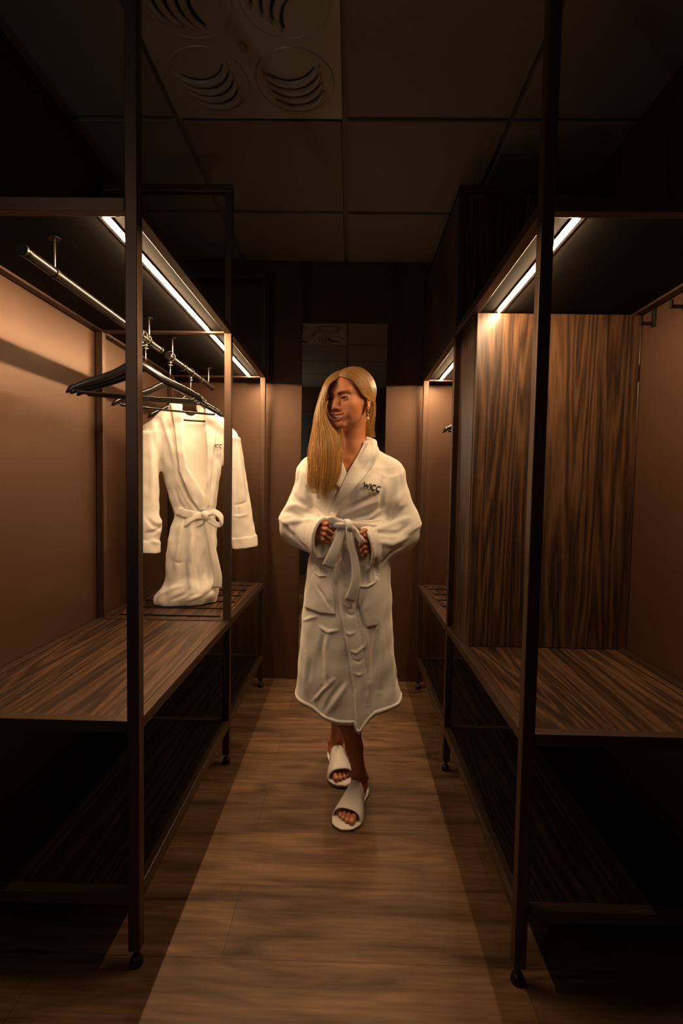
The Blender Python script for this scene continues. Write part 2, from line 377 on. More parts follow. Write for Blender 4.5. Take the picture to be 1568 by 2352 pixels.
    def sample(s, P):
        q = (P-s.lo)/s.h; i = np.floor(q).astype(int); ok = ((i >= 0) & (i < s.n-1)).all(-1); i = np.clip(i, 0, s.n-2); f = q-i
        r = 0
        for dx in (0, 1):
            for dy in (0, 1):
                for dz in (0, 1):
                    w_ = (f[..., 0] if dx else 1-f[..., 0])*(f[..., 1] if dy else 1-f[..., 1])*(f[..., 2] if dz else 1-f[..., 2])
                    r = r+w_*s.v[i[..., 0]+dx, i[..., 1]+dy, i[..., 2]+dz]
        return np.where(ok, r, 1.)
    def hit(s, x, y, off=0., y0=None, y1=None):
        """first surface met by the line of sight through a photo position"""
        d = Fn+Rn*((x-784)/FPX)-Un*((y-1176)/FPX); d = d/d[1]
        t = np.arange(y0 or s.lo[1], y1 or (s.lo[1]+(s.n[1]-1)*s.h), s.h*.6); v = s.sample(CAMn+t[:, None]*d)-off
        j = np.nonzero(v < 0)[0]
        if len(j) == 0: return None
        j = j[0]; tt = t[j] if j == 0 else t[j-1]+(t[j]-t[j-1])*v[j-1]/(v[j-1]-v[j]+1e-9)
        return CAMn+tt*d
    def line(s, pts, off=0., step=6, **k):
        pts = NP(pts, float); L = np.r_[0, np.cumsum(np.linalg.norm(np.diff(pts, axis=0), axis=1))]; n = max(2, int(L[-1]/step)+1)
        q = [s.hit(np.interp(t, L, pts[:, 0]), np.interp(t, L, pts[:, 1]), off, **k) for t in np.linspace(0, L[-1], n)]
        q = [p for p in q if p is not None]
        out = q[:1]
        for p in q[1:]:
            if abs(p[1]-out[-1][1]) < .035: out.append(p)
        return out
    def stroke(s, pts, w, h, taper=True, **k):
        """raise (h > 0) or press (h < 0) a fold of half width w along a line in the photo"""
        P = s.line(pts, **k)
        if len(P) < 2: return s
        P = NP(P); lo = P.min(0)-2.2*w; hi = P.max(0)+2.2*w; q = s.blk(lo, hi)
        if q is None: return s
        sl, X, Y, Z = q; best = np.full(s.v[sl].shape, 9., np.float32); amp = np.zeros_like(best); nseg = len(P)-1
        for i in range(nseg):
            a, b = P[i], P[i+1]; ab = b-a; L = ab@ab+1e-12
            x, y, z = X-a[0], Y-a[1], Z-a[2]; t = np.clip((x*ab[0]+y*ab[1]+z*ab[2])/L, 0, 1)
            d = np.sqrt((x-t*ab[0])**2+(y-t*ab[1])**2+(z-t*ab[2])**2).astype(np.float32)
            m = d < best; best = np.where(m, d, best)
            if taper: amp = np.where(m, np.sin(np.pi*np.clip((i+t)/nseg, .03, .97))**.6, amp)
        if not taper: amp = 1.
        s.v[sl] -= (h*amp*np.exp(-(best/w)**2)).astype(np.float32)
        return s
    def mesh(s, tmin=None):
        """surface nets"""
        v = s.v; ng = v < 0; c = [v[:-1, :-1, :-1]]
        nx, ny, nz = v.shape; cn = np.zeros((nx-1, ny-1, nz-1), np.uint8)
        for dx in (0, 1):
            for dy in (0, 1):
                for dz in (0, 1): cn += ng[dx:nx-1+dx, dy:ny-1+dy, dz:nz-1+dz]
        I = np.argwhere((cn > 0) & (cn < 8)); idx = np.full((nx-1, ny-1, nz-1), -1, np.int32); idx[tuple(I.T)] = np.arange(len(I))
        acc = np.zeros((len(I), 3)); cnt = np.zeros(len(I)); cor = [(a, b, c_) for a in (0, 1) for b in (0, 1) for c_ in (0, 1)]
        val = {q: v[I[:, 0]+q[0], I[:, 1]+q[1], I[:, 2]+q[2]] for q in cor}
        for q in cor:
            for ax in range(3):
                if q[ax]: continue
                r = list(q); r[ax] = 1; r = tuple(r); a, b = val[q], val[r]; m = (a < 0) != (b < 0)
                t = np.where(m, a/np.where(m, a-b, 1), 0); p = np.tile(NP(q, float), (len(I), 1)); p[:, ax] = t
                acc += p*m[:, None]; cnt += m
        V = s.lo+(I+acc/cnt[:, None])*s.h; F = []
        for ax in range(3):
            a = [slice(None)]*3; b = [slice(None)]*3; a[ax] = slice(0, -1); b[ax] = slice(1, None)
            m = ng[tuple(a)] != ng[tuple(b)]; E = np.argwhere(m); o = [i for i in range(3) if i != ax]
            ok = (E[:, o[0]] > 0) & (E[:, o[1]] > 0) & (E[:, o[0]] < v.shape[o[0]]-1) & (E[:, o[1]] < v.shape[o[1]]-1); E = E[ok]
            def g(d0, d1): 
                e = E.copy(); e[:, o[0]] -= d0; e[:, o[1]] -= d1; return idx[tuple(e.T)]
            Q = np.stack([g(1, 1), g(0, 1), g(0, 0), g(1, 0)], 1); inside = ng[tuple(E.T)]
            flip = inside if ax != 1 else ~inside
            Q[~flip] = Q[~flip][:, ::-1]; F.append(Q)
        F = np.concatenate(F); F = F[(F >= 0).all(1)]
        return V, F
def proj_px(X, Y, Z):
    x, y, z = X-CAMn[0], Y-CAMn[1], Z-CAMn[2]
    w_ = x*Fn[0]+y*Fn[1]+z*Fn[2]
    return 784+FPX*(x*Rn[0]+y*Rn[1]+z*Rn[2])/w_, 1176-FPX*(x*Un[0]+y*Un[1]+z*Un[2])/w_
def poly_sd(px_, py_, P):
    P = NP(P, float); n = len(P); d = np.full(np.broadcast(px_, py_).shape, 1e9); ins = np.zeros(d.shape, bool)
    for i in range(n):
        a, b = P[i], P[(i+1) % n]; e = b-a; wx, wy = px_-a[0], py_-a[1]; t = np.clip((wx*e[0]+wy*e[1])/(e@e+1e-9), 0, 1)
        d = np.minimum(d, (wx-t*e[0])**2+(wy-t*e[1])**2)
        c = (a[1] > py_) != (b[1] > py_); ins ^= c & (px_ < (b[0]-a[0])*(py_-a[1])/(b[1]-a[1]+1e-9)+a[0])
    return np.where(ins, -np.sqrt(d), np.sqrt(d))
def patch(G, poly, t, Ymid, ylo, yhi, rnd=.004, inner=.012, h=None):
    """a layer of cloth of thickness t lying on G inside an outline"""
    P = NP(poly, float); a = pxn(P[:, 0].min(), P[:, 1].max(), Ymid); b = pxn(P[:, 0].max(), P[:, 1].min(), Ymid); m = .03
    g = Grid((a[0]-m, ylo, a[2]-m), (b[0]+m, yhi, b[2]+m), h or G.h*.8)
    X, Y, Z = np.meshgrid(*g.ax, indexing='ij'); D = G.sample(np.stack([X, Y, Z], -1))
    u, v_ = proj_px(X, Y, Z); sd = poly_sd(u, v_, P)*(Ymid/FPX)
    d1 = np.maximum(D-t, -(D+inner)); k = rnd; hh = np.maximum(k-np.abs(d1-sd), 0)/k
    g.v = (np.maximum(d1, sd)+hh*hh*k*.25).astype(np.float32)
    g.v[0] = g.v[-1] = .5; g.v[:, 0] = g.v[:, -1] = .5; g.v[:, :, 0] = g.v[:, :, -1] = .5
    return g
def join(*ms):
    Vs = []; Fs = []; o = 0
    for V, F in ms: Vs.append(V); Fs.append(np.asarray(F)+o); o += len(V)
    return np.concatenate(Vs), np.concatenate(Fs)
def sdf_obj(name, VF, m, parent, origin=None): return mesh_obj(name, VF[0], VF[1], m, parent, True, origin)
def ribbon(mb, pts, wdir, w, t, n=14, e=.55):
    """flat soft band along pts; wdir = width direction per point (or one)"""
    pts = [NP(p, float) for p in pts]; k = len(pts); V = []; F = []
    ws = w if hasattr(w, '__len__') else [w]*k; wd = wdir if len(np.shape(wdir)) == 2 else [wdir]*k
    for i, p in enumerate(pts):
        T = pts[min(i+1, k-1)]-pts[max(i-1, 0)]; T /= np.linalg.norm(T)+1e-9
        W = NP(wd[i], float); W = W-T*(W@T); W /= np.linalg.norm(W); B = np.cross(T, W)
        for j in range(n):
            a = 2*math.pi*j/n; c, s_ = math.cos(a), math.sin(a)
            V.append(p+W*ws[i]*.5*math.copysign(abs(c)**e, c)+B*t*.5*math.copysign(abs(s_)**e, s_))
    for i in range(k-1):
        for j in range(n): F.append((i*n+j, i*n+(j+1) % n, (i+1)*n+(j+1) % n, (i+1)*n+j))
    F.append(tuple(range(n))[::-1]); F.append(tuple((k-1)*n+j for j in range(n)))
    mb.add(V, F)
def smooth_path(P, n=24):
    P = NP(P, float); m = len(P)
    if m < 3: return [P[0]+(P[-1]-P[0])*t for t in np.linspace(0, 1, n)]
    Q = np.vstack([2*P[0]-P[1], P, 2*P[-1]-P[-2]]); out = []
    for t in np.linspace(0, m-1-1e-6, n):
        i = int(t); f = t-i; a, b, c, d = Q[i], Q[i+1], Q[i+2], Q[i+3]
        out.append(.5*((2*b)+(c-a)*f+(2*a-5*b+4*c-d)*f*f+(-a+3*b-3*c+d)*f**3))
    return out
def wob(seed, amp, f):
    r = np.random.RandomState(seed); D = r.normal(size=(7, 3)); D /= np.linalg.norm(D, axis=1)[:, None]; ph = r.rand(7)*6.28; fr = f*(.6+r.rand(7))
    return lambda X, Y, Z: amp*sum(np.sin((X*D[i][0]+Y*D[i][1]+Z*D[i][2])*fr[i]+ph[i]) for i in range(7))/2.6

# ---------------------------------------------------------------- cloth, skin and hair materials
def terry(name, col):
    m = mat(name, col, .95, 0, .15); m.node_tree.nodes['Principled BSDF'].inputs['Sheen Weight'].default_value = .25
    m.node_tree.nodes['Principled BSDF'].inputs['Sheen Roughness'].default_value = .6
    v = coords(m); n = N(m, 'ShaderNodeTexNoise', Scale=420., Detail=2.0); LK(m, v, n.inputs['Vector'])
    n2 = N(m, 'ShaderNodeTexNoise', Scale=38., Detail=4.0, Distortion=.6); LK(m, v, n2.inputs['Vector'])
    b = bump(m, n.outputs['Fac'], .25, .0012); b2 = N(m, 'ShaderNodeBump'); b2.inputs['Strength'].default_value = .14; b2.inputs['Distance'].default_value = .006
    LK(m, n2.outputs['Fac'], b2.inputs['Height']); LK(m, b2.outputs[0], b.inputs['Normal']); return m
M['terry'] = terry('white_terry', (.77, .74, .70)); M['slip'] = mat('slipper_cloth', (.74, .70, .67), .9, 0, .15); speckle(M['slip'], 1200, .3, .0006)
M['sole'] = mat('black_rubber', (.01, .01, .01), .6)
m = mat('skin', (.58, .27, .155), .56, 0, .35); M['skin'] = m
at = N(m, 'ShaderNodeAttribute'); at.attribute_name = 'tone'; LK(m, at.outputs['Color'], BS(m).inputs['Base Color'])
BS(m).inputs['Subsurface Weight'].default_value = .06; BS(m).inputs['Subsurface Radius'].default_value = (.012, .004, .002); BS(m).inputs['Subsurface Scale'].default_value = .6
m = mat('blonde_hair', (.5, .3, .1), .42, 0, .4); M['hair'] = m
at = N(m, 'ShaderNodeAttribute'); at.attribute_name = 'tone'; LK(m, at.outputs['Color'], BS(m).inputs['Base Color'])
M['eye'] = mat('eye_white', (.45, .40, .36), .12); M['iris'] = mat('iris', (.05, .055, .05), .1); M['pupil'] = mat('pupil', (.004, .004, .004), .08)
M['teeth'] = mat('teeth', (.92, .90, .86), .2); M['mouth'] = mat('mouth_inside', (.10, .02, .015), .5); M['lash'] = mat('lash', (.01, .007, .005), .6)
M['pearl'] = mat('pearl', (.85, .80, .72), .18); M['thread'] = mat('black_thread', (.006, .006, .012), .6); M['goldthread'] = mat('gold_thread', (.62, .33, .06), .5)
def paint(o, C):
    a = o.data.color_attributes.new('tone', 'FLOAT_COLOR', 'POINT'); a.data.foreach_set('color', np.c_[C, np.ones(len(C))].astype(np.float32).ravel())
SKIN = NP((.48, .185, .085))

# ---------------------------------------------------------------- the woman
woman = thing('person', (0.0, 1.85, 0), 'smiling person with long blonde hair in white bathrobe and slippers walking down the aisle', 'person')
# head frame: local x = her left, -y = where she faces
YAW = math.radians(33); ROLL = math.radians(0); PIT = math.radians(4.5)
HM = Matrix.Rotation(-YAW, 3, 'Z') @ Matrix.Rotation(ROLL, 3, 'Y') @ Matrix.Rotation(PIT, 3, 'X')
HMn = NP(HM); HC_ = NP((-.0045, 1.835, 1.5475)); HS = 1.0
toW = lambda P: (NP(P)*HS)@HMn.T+HC_
toL = lambda P: ((NP(P)-HC_)@HMn)/HS
def head():
    g = Grid((-.10, -.14, -.265), (.10, .12, .13), .0014)
    g.ell((0, .018, .036), (.073, .092, .080), .0)
    g.ell((0, -.028, -.022), (.060, .060, .078), .03)
    g.ell((0, -.043, .040), (.055, .046, .046), .03)
    g.ell((0, -.038, -.060), (.045, .044, .032), .03)
    g.cone((-.011, -.079, -.0905), (.011, -.079, -.0905), .0135, .0135, .022)
    for s in (-1, 1):
        g.ell((s*.040, -.058, -.024), (.021, .022, .022), .025)
        g.cone((s*.012, -.089, .021), (s*.042, -.073, .026), .007, .006, .016)
        g.ell((s*.0315, -.098, .003), (.0165, .014, .0125), .012, 's')
    g.chain([(0, -.086, .012), (0, -.095, -.012), (0, -.104, -.031)], [.0065, .0072, .0084], .012)
    for s in (-1, 1):
        g.ell((s*.0112, -.093, -.036), (.0068, .009, .0065), .006)
    # eyelids with a narrow opening
    for s in (-1, 1):
        ec = NP((s*.031, -.0755, .001))
        g.ell(ec, (.0155, .0135, .0125), .004)
        def slit(X, Y, Z, ec=ec, s=s):
            x = (X-ec[0])*s; up = .0036*(1-(x/.0135)**2)+.0006*x/.0135; lo = -.0030*(1-(x/.0135)**2)
            z = Z-ec[2]-.06*x; d = np.maximum(z-up, lo-z); d = np.maximum(d, np.abs(x)-.0128)
            return np.maximum(d, Y-(ec[1]+.002))
        g.put(slit, ec-.016, ec+.016, .0008, 's')
    # smiling mouth
    ux = np.linspace(-.031, .031, 13)
    yq = lambda x: -.0910+15*x*x
    zu = lambda x: -.0565+5.5*x*x; zl = lambda x: -.0715+21.*x*x
    g.ell((0, -.080, -.061), (.034, .012, .018), .012)
    up = [(x, yq(x)-.002, zu(x)+.0016) for x in ux]; lw = [(x, yq(x)-.002, zl(x)-.0022) for x in ux]
    rr = [.0012+.0019*math.sin(math.pi*i/12)**.6 for i in range(13)]
    g.chain(up, rr, .004); g.chain(lw, [r*1.6 for r in rr], .004)
    def mouth(X, Y, Z):
        d = np.maximum(Z-zu(X), zl(X)-Z); d = np.maximum(d, np.abs(X)-.030); return np.maximum(d, Y-(-.070+15*X*X))
    g.put(mouth, (-.034, -.12, -.08), (.034, -.06, -.045), .001, 's')
    for s in (-1, 1):   # smile creases and corners
        g.ell((s*.0385, -.070, -.050), (.009, .009, .013), .014)
    global HG; HG = Grid((-.10, -.14, -.265), (.10, .12, .13), .0014); HG.v = g.v.copy()
    # ears
    for s in (-1, 1):
        Rm = NP(Matrix.Rotation(s*.35, 3, 'Z'))
        g.ell((s*.0725, .010, -.010), (.0065, .0165, .029), .006, rot=Rm.T); g.ell((s*.079, .006, -.007), (.005, .0095, .018), .004, 's')
        g.ell((s*.0735, .002, -.033), (.005, .007, .009), .005)
    # neck reaching down between the shoulders
    g.chain([(0, .028, -.035), toL((.010, 1.862, 1.43))], [.050, .0425], .02)
    def tr(X, Y, Z):
        P = np.stack(np.broadcast_arrays(X, Y, Z), -1); return TG.sample(toW(P.reshape(-1, 3))).reshape(P.shape[:3])
    g.put(tr, (-.10, -.14, -.265), (.10, .12, -.07), .012)
    V, F = g.mesh()
    C = np.tile(SKIN, (len(V), 1)); x, y, z = V.T
    dense = lambda q: [tuple(NP(q[i])*(1-t)+NP(q[i+1])*t) for i in range(12) for t in (0, .5)]
    lipd = np.min([np.linalg.norm(V-NP(p), axis=1) for p in dense(up)+dense(lw)], 0)
    k = np.clip((.0058-lipd)/.002, 0, 1)[:, None]*(np.abs(x) < .035)[:, None]; C = C*(1-k)+NP((.62, .16, .12))*k
    k = ((z < zu(x)+.001) & (z > zl(x)-.001) & (np.abs(x) < .030) & (y > yq(x)+.003) & (y < -.02))[:, None]; C = np.where(k, NP((.08, .02, .015)), C)
    for s in (-1, 1):
        xx = x*s; zb = .0160+.0055*np.sin(np.clip((xx-.012)/.040, 0, 1)*2.3)-.004*np.clip((xx-.038)/.012, 0, 1)
        th = .0042*(1-np.clip((xx-.012)/.042, 0, 1)**1.5)+.0006
        k = np.clip((th-np.abs(z-zb))/.0012, 0, 1)*((xx > .010) & (xx < .053) & (y < -.04)); C = C*(1-k[:, None]*.88)+NP((.07, .035, .018))*k[:, None]*.88
        ec = NP((s*.031, -.0755, .001)); xe = (x-ec[0])*s; zz = z-ec[2]-.06*xe; upz = .0036*(1-(xe/.0135)**2)
        k = np.clip((.0022-np.abs(zz-upz-.0008))/.001, 0, 1)*((np.abs(xe) < .0145) & (y < -.07)); C = C*(1-k[:, None])+NP((.012, .008, .006))*k[:, None]
        r2 = np.sqrt(((x-s*.031)/.02)**2+((z-.004)/.013)**2); k = (np.clip(1.05-r2, 0, .5)*.7*(y < -.06))[:, None]; C = C*(1-k)+NP((.30, .12, .07))*k
        r3 = np.linalg.norm(V-NP((s*.042, -.078, -.028)), axis=1); k = (np.clip(1-r3/.026, 0, 1)*.35)[:, None]; C = C*(1-k)+NP((.62, .22, .13))*k
    for s in (-1, 1):
        k = np.clip(1.3-np.linalg.norm((V-NP((s*.0065, -.100, -.0425)))/NP((.0028, .004, .0022)), axis=1), 0, 1)[:, None]; C = C*(1-k)+NP((.05, .012, .008))*k  # nostrils: shade of the holes painted dark on closed skin
    return toW(V), F, C
# trunk and arms (mostly inside the robe) with the bare chest
SHR = NP((-.150, 1.875, 1.300)); ELR = NP((-.215, 1.865, 1.085)); WRR = pxn(722, 1228, 1.755)
SHL = NP((.160, 1.875, 1.300)); ELL = NP((.228, 1.875, 1.075)); WRL = pxn(862, 1250, 1.765)
def trunk():
    g = Grid((-.27, 1.68, .25), (.28, 2.02, 1.50), .004)
    g.loft([(.80, 0, 1.87, .115, .08), (.95, 0, 1.87, .115, .085), (1.10, 0, 1.865, .115, .085), (1.22, .003, 1.86, .125, .09), (1.29, .005, 1.865, .125, .075), (1.335, .008, 1.87, .072, .050), (1.36, .01, 1.872, .045, .038), (1.39, .01, 1.870, .018, .015)], 0)
    g.ell((-.055, 1.80, 1.225), (.05, .045, .05), .03); g.ell((.062, 1.80, 1.225), (.05, .045, .05), .03)
    g.chain([(.010, 1.862, 1.30), (.013, 1.862, 1.365), (.010, 1.862, 1.43)], [.066, .044, .0425], .03)
    for a, b, c in ((SHR, ELR, WRR), (SHL, ELL, WRL)): g.chain([NP((.01, 1.875, 1.30)), a+NP((0,0,-.02)), b, c], [.045, .032, .030, .024], .03)
    g.chain([(-.06, 1.87, .86), (.0, 1.85, .52)], [.068, .052], .03); g.chain([(.06, 1.88, .86), (.0, 1.96, .52)], [.075, .052, .046], .03)
    # collar bones
    for s in (-1, 1): g.cone((.013+s*.012, 1.808, 1.325), (.013+s*.055, 1.822, 1.338), .006, .005, .02)
    return g
TG = trunk(); Vh, Fh, Ch = head(); TG.v += .002; V2, F2 = TG.mesh()
# legs and feet, each in its own frame (u sideways, v forwards, w up)
def foot_frame(heel, toe):
    h = NP(heel, float); t = NP(toe, float); f = (t-h)/np.linalg.norm(t-h); f3 = NP((f[0], f[1], 0)); u = NP((-f[1], f[0], 0))
    return h, u, f3, np.linalg.norm(t-h)
FRONT = foot_frame((.076, 1.945), (-.010, 1.684)); REAR = foot_frame((-.052, 2.205), (.002, 1.935))
def fpt(fr, u, v, w_): return NP((*fr[0], 0))+fr[1]*u+fr[2]*v+NP((0, 0, w_))
def leg(fr, big, knee, lo, hi, kneetop):
    g = Grid(lo, hi, .0017); P = lambda u, v, w_: fpt(fr, u, v, w_); b = .013
    g.ell(P(0, .045, b+.026), (.030, .034, .027), 0)
    g.chain([P(0, .045, b+.032), P(big*.004, .12, b+.022), P(0, .185, b+.012)], [.027, .024, .013], .02)
    g.chain([P(-.018, .12, b+.016), P(-.028, .185, b+.010)], [.018, .012], .02); g.chain([P(.018, .12, b+.016), P(.028, .185, b+.010)], [.018, .012], .02)
    ank = P(0, .055, b+.075); g.chain([P(0, .06, b+.04), ank, ank+(knee-ank)*.35, ank+(knee-ank)*.72, knee, kneetop], [.029, .026, .031, .044, .046, .050], .02)
    for s in (-1, 1): g.ell(P(s*.028, .052, b+.068), (.010, .010, .012), .012)
    for i, (uu, L, r) in enumerate(((.031, .242, .0115), (.011, .240, .0082), (-.006, .232, .0076), (-.021, .222, .0072), (-.034, .210, .0068))):
        uu *= big; a = P(uu*.95, .185, b+.012); m_ = P(uu, .5*(.19+L)+.004, b+.017 if i else b+.014); t = P(uu, L, b+.0085 if i else b+.0105)
        g.chain([a, m_, t], [r*1.05, r*.92, r*1.02], .0025)
    V, F = g.mesh(); C = np.tile(SKIN*NP((.92, .85, .8)), (len(V), 1))
    for i, (uu, L, r) in enumerate(((.031, .242, .0115), (.011, .240, .0082), (-.006, .232, .0076), (-.021, .222, .0072), (-.034, .210, .0068))):
        c = P(uu*big, L+.002, b+.0085+r*.8); k = np.clip((r*.72-np.linalg.norm(V-c, axis=1))/.0008, 0, 1)[:, None]; C = C*(1-k*.8)+NP((.62, .32, .22))*k*.8
    return V, F, C
LegF = leg(FRONT, 1, NP((-.004, 1.845, .42)), (-.09, 1.66, .008), (.14, 1.98, .54), NP((-.008, 1.85, .50)))
LegR = leg(REAR, -1, NP((-.006, 1.99, .42)), (-.12, 1.91, .008), (.09, 2.24, .54), NP((-.004, 1.96, .50)))
# hands
def hand(palm, fingers, thumb, wrist, lo, hi):
    g = Grid(lo, hi, .0012)
    g.chain([wrist, palm[0]], [.023, .019], 0); g.chain(palm, [.019, .016], .01)
    for f in fingers: g.chain([palm[0]*.4+f[0]*.6]+list(f), [.011]+[.0083, .0078, .0072, .0066][:len(f)], .0022)
    g.chain([palm[0]]+list(thumb), [.014, .0105, .0088, .0078], .004)
    V, F = g.mesh(); C = np.tile(SKIN, (len(V), 1))
    for f, r in [(f, .0066) for f in fingers]+[(thumb, .0078)]:
        d = f[-1]-f[-2]; d /= np.linalg.norm(d); c = f[-1]+d*.002+NP((0, -.0062, .001)); k = np.clip((.0052-np.linalg.norm(V-c, axis=1))/.001, 0, 1)[:, None]; C = C*(1-k*.75)+NP((.62, .33, .25))*k*.75
    return V, F, C
q = pxn
HR = hand([q(728, 1222, 1.745), q(737, 1212, 1.735)],
          [[q(739, 1203, 1.722), q(753, 1204, 1.700), q(767, 1214, 1.706), q(763, 1222, 1.722)],
           [q(737, 1212, 1.722), q(750, 1216, 1.696), q(763, 1225, 1.702), q(757, 1231, 1.720)],
           [q(735, 1221, 1.724), q(746, 1228, 1.700), q(757, 1236, 1.705), q(751, 1240, 1.722)],
           [q(733, 1230, 1.726), q(743, 1239, 1.705), q(751, 1245, 1.709), q(746, 1247, 1.724)]],
          [q(740, 1198, 1.735), q(756, 1194, 1.716), q(773, 1199, 1.703)], q(716, 1230, 1.765), (-.16, 1.66, .96), (-.01, 1.80, 1.16))
HL = hand([q(858, 1246, 1.750), q(848, 1240, 1.740)],
          [[q(846, 1232, 1.722), q(834, 1230, 1.700), q(826, 1238, 1.702), q(830, 1243, 1.716)],
           [q(847, 1244, 1.722), q(834, 1244, 1.698), q(827, 1252, 1.702), q(831, 1257, 1.716)],
           [q(848, 1255, 1.724), q(836, 1257, 1.702), q(830, 1265, 1.706), q(834, 1269, 1.718)],
           [q(849, 1264, 1.726), q(839, 1268, 1.706), q(834, 1275, 1.710), q(838, 1278, 1.722)]],
          [q(848, 1226, 1.728), q(838, 1219, 1.708), q(829, 1224, 1.695)], q(868, 1252, 1.770), (0, 1.66, .93), (.16, 1.80, 1.12))
Vb, Fb = join((Vh, Fh), (V2, F2), LegF[:2], LegR[:2], HR[:2], HL[:2])
body = sdf_obj('body', (Vb, Fb), M['skin'], woman)
paint(body, np.concatenate([Ch, np.tile(SKIN, (len(V2), 1)), LegF[2], LegR[2], HR[2], HL[2]]))
# eyes, teeth
for s in (-1, 1):
    e = MB(); c = NP((s*.031, -.0738, .001)); look = NP((-.05*1, -1, .03)); look /= np.linalg.norm(look)
    def sphere_cap(rad, ang, off=0):
        V = []; F = []; n = 20; Rr = 8; U = np.cross(look, (0, 0, 1)); U /= np.linalg.norm(U); W = np.cross(U, look)
        V.append(c+look*(rad+off))
        for i in range(1, Rr+1):
            a = ang*i/Rr
            for j in range(n): b = 2*math.pi*j/n; V.append(c+(look*math.cos(a)+(U*math.cos(b)+W*math.sin(b))*math.sin(a))*rad+look*off)
        for j in range(n): F.append((0, 1+j, 1+(j+1) % n))
        for i in range(Rr-1):
            for j in range(n): F.append((1+i*n+j, 1+(i+1)*n+j, 1+(i+1)*n+(j+1) % n, 1+i*n+(j+1) % n))
        return [toW(v_) for v_ in V], F
    e.add(*sphere_cap(.0118, 2.4)); eo = part('eyeball', e, M['eye'], woman, True)
    part('iris', MB().add(*sphere_cap(.01195, .56)), M['iris'], eo, True); part('pupil', MB().add(*sphere_cap(.01205, .26)), M['pupil'], eo, True)
tm = MB(); V = []; F = []; nt = 10
for i in range(nt*4+1):
    x = -.0285+.057*i/(nt*4); f = (i % 4)/4; dy = .0007*math.cos(2*math.pi*f)-.0005; y = -.0893+14*x*x
    V += [(x, y+dy, -.0545+5.5*x*x), (x, y+dy-.0004, -.0605+6*x*x), (x, y+dy+.0003, -.0668+10*x*x+.0005*math.cos(2*math.pi*f)), (x, y+.004, -.0666+10*x*x)]
for i in range(nt*4):
    for j in range(3): F.append((i*4+j, i*4+j+1, i*4+4+j+1, i*4+4+j))
part('teeth', tm.add([toW(v_) for v_ in V], F), M['teeth'], woman, True)

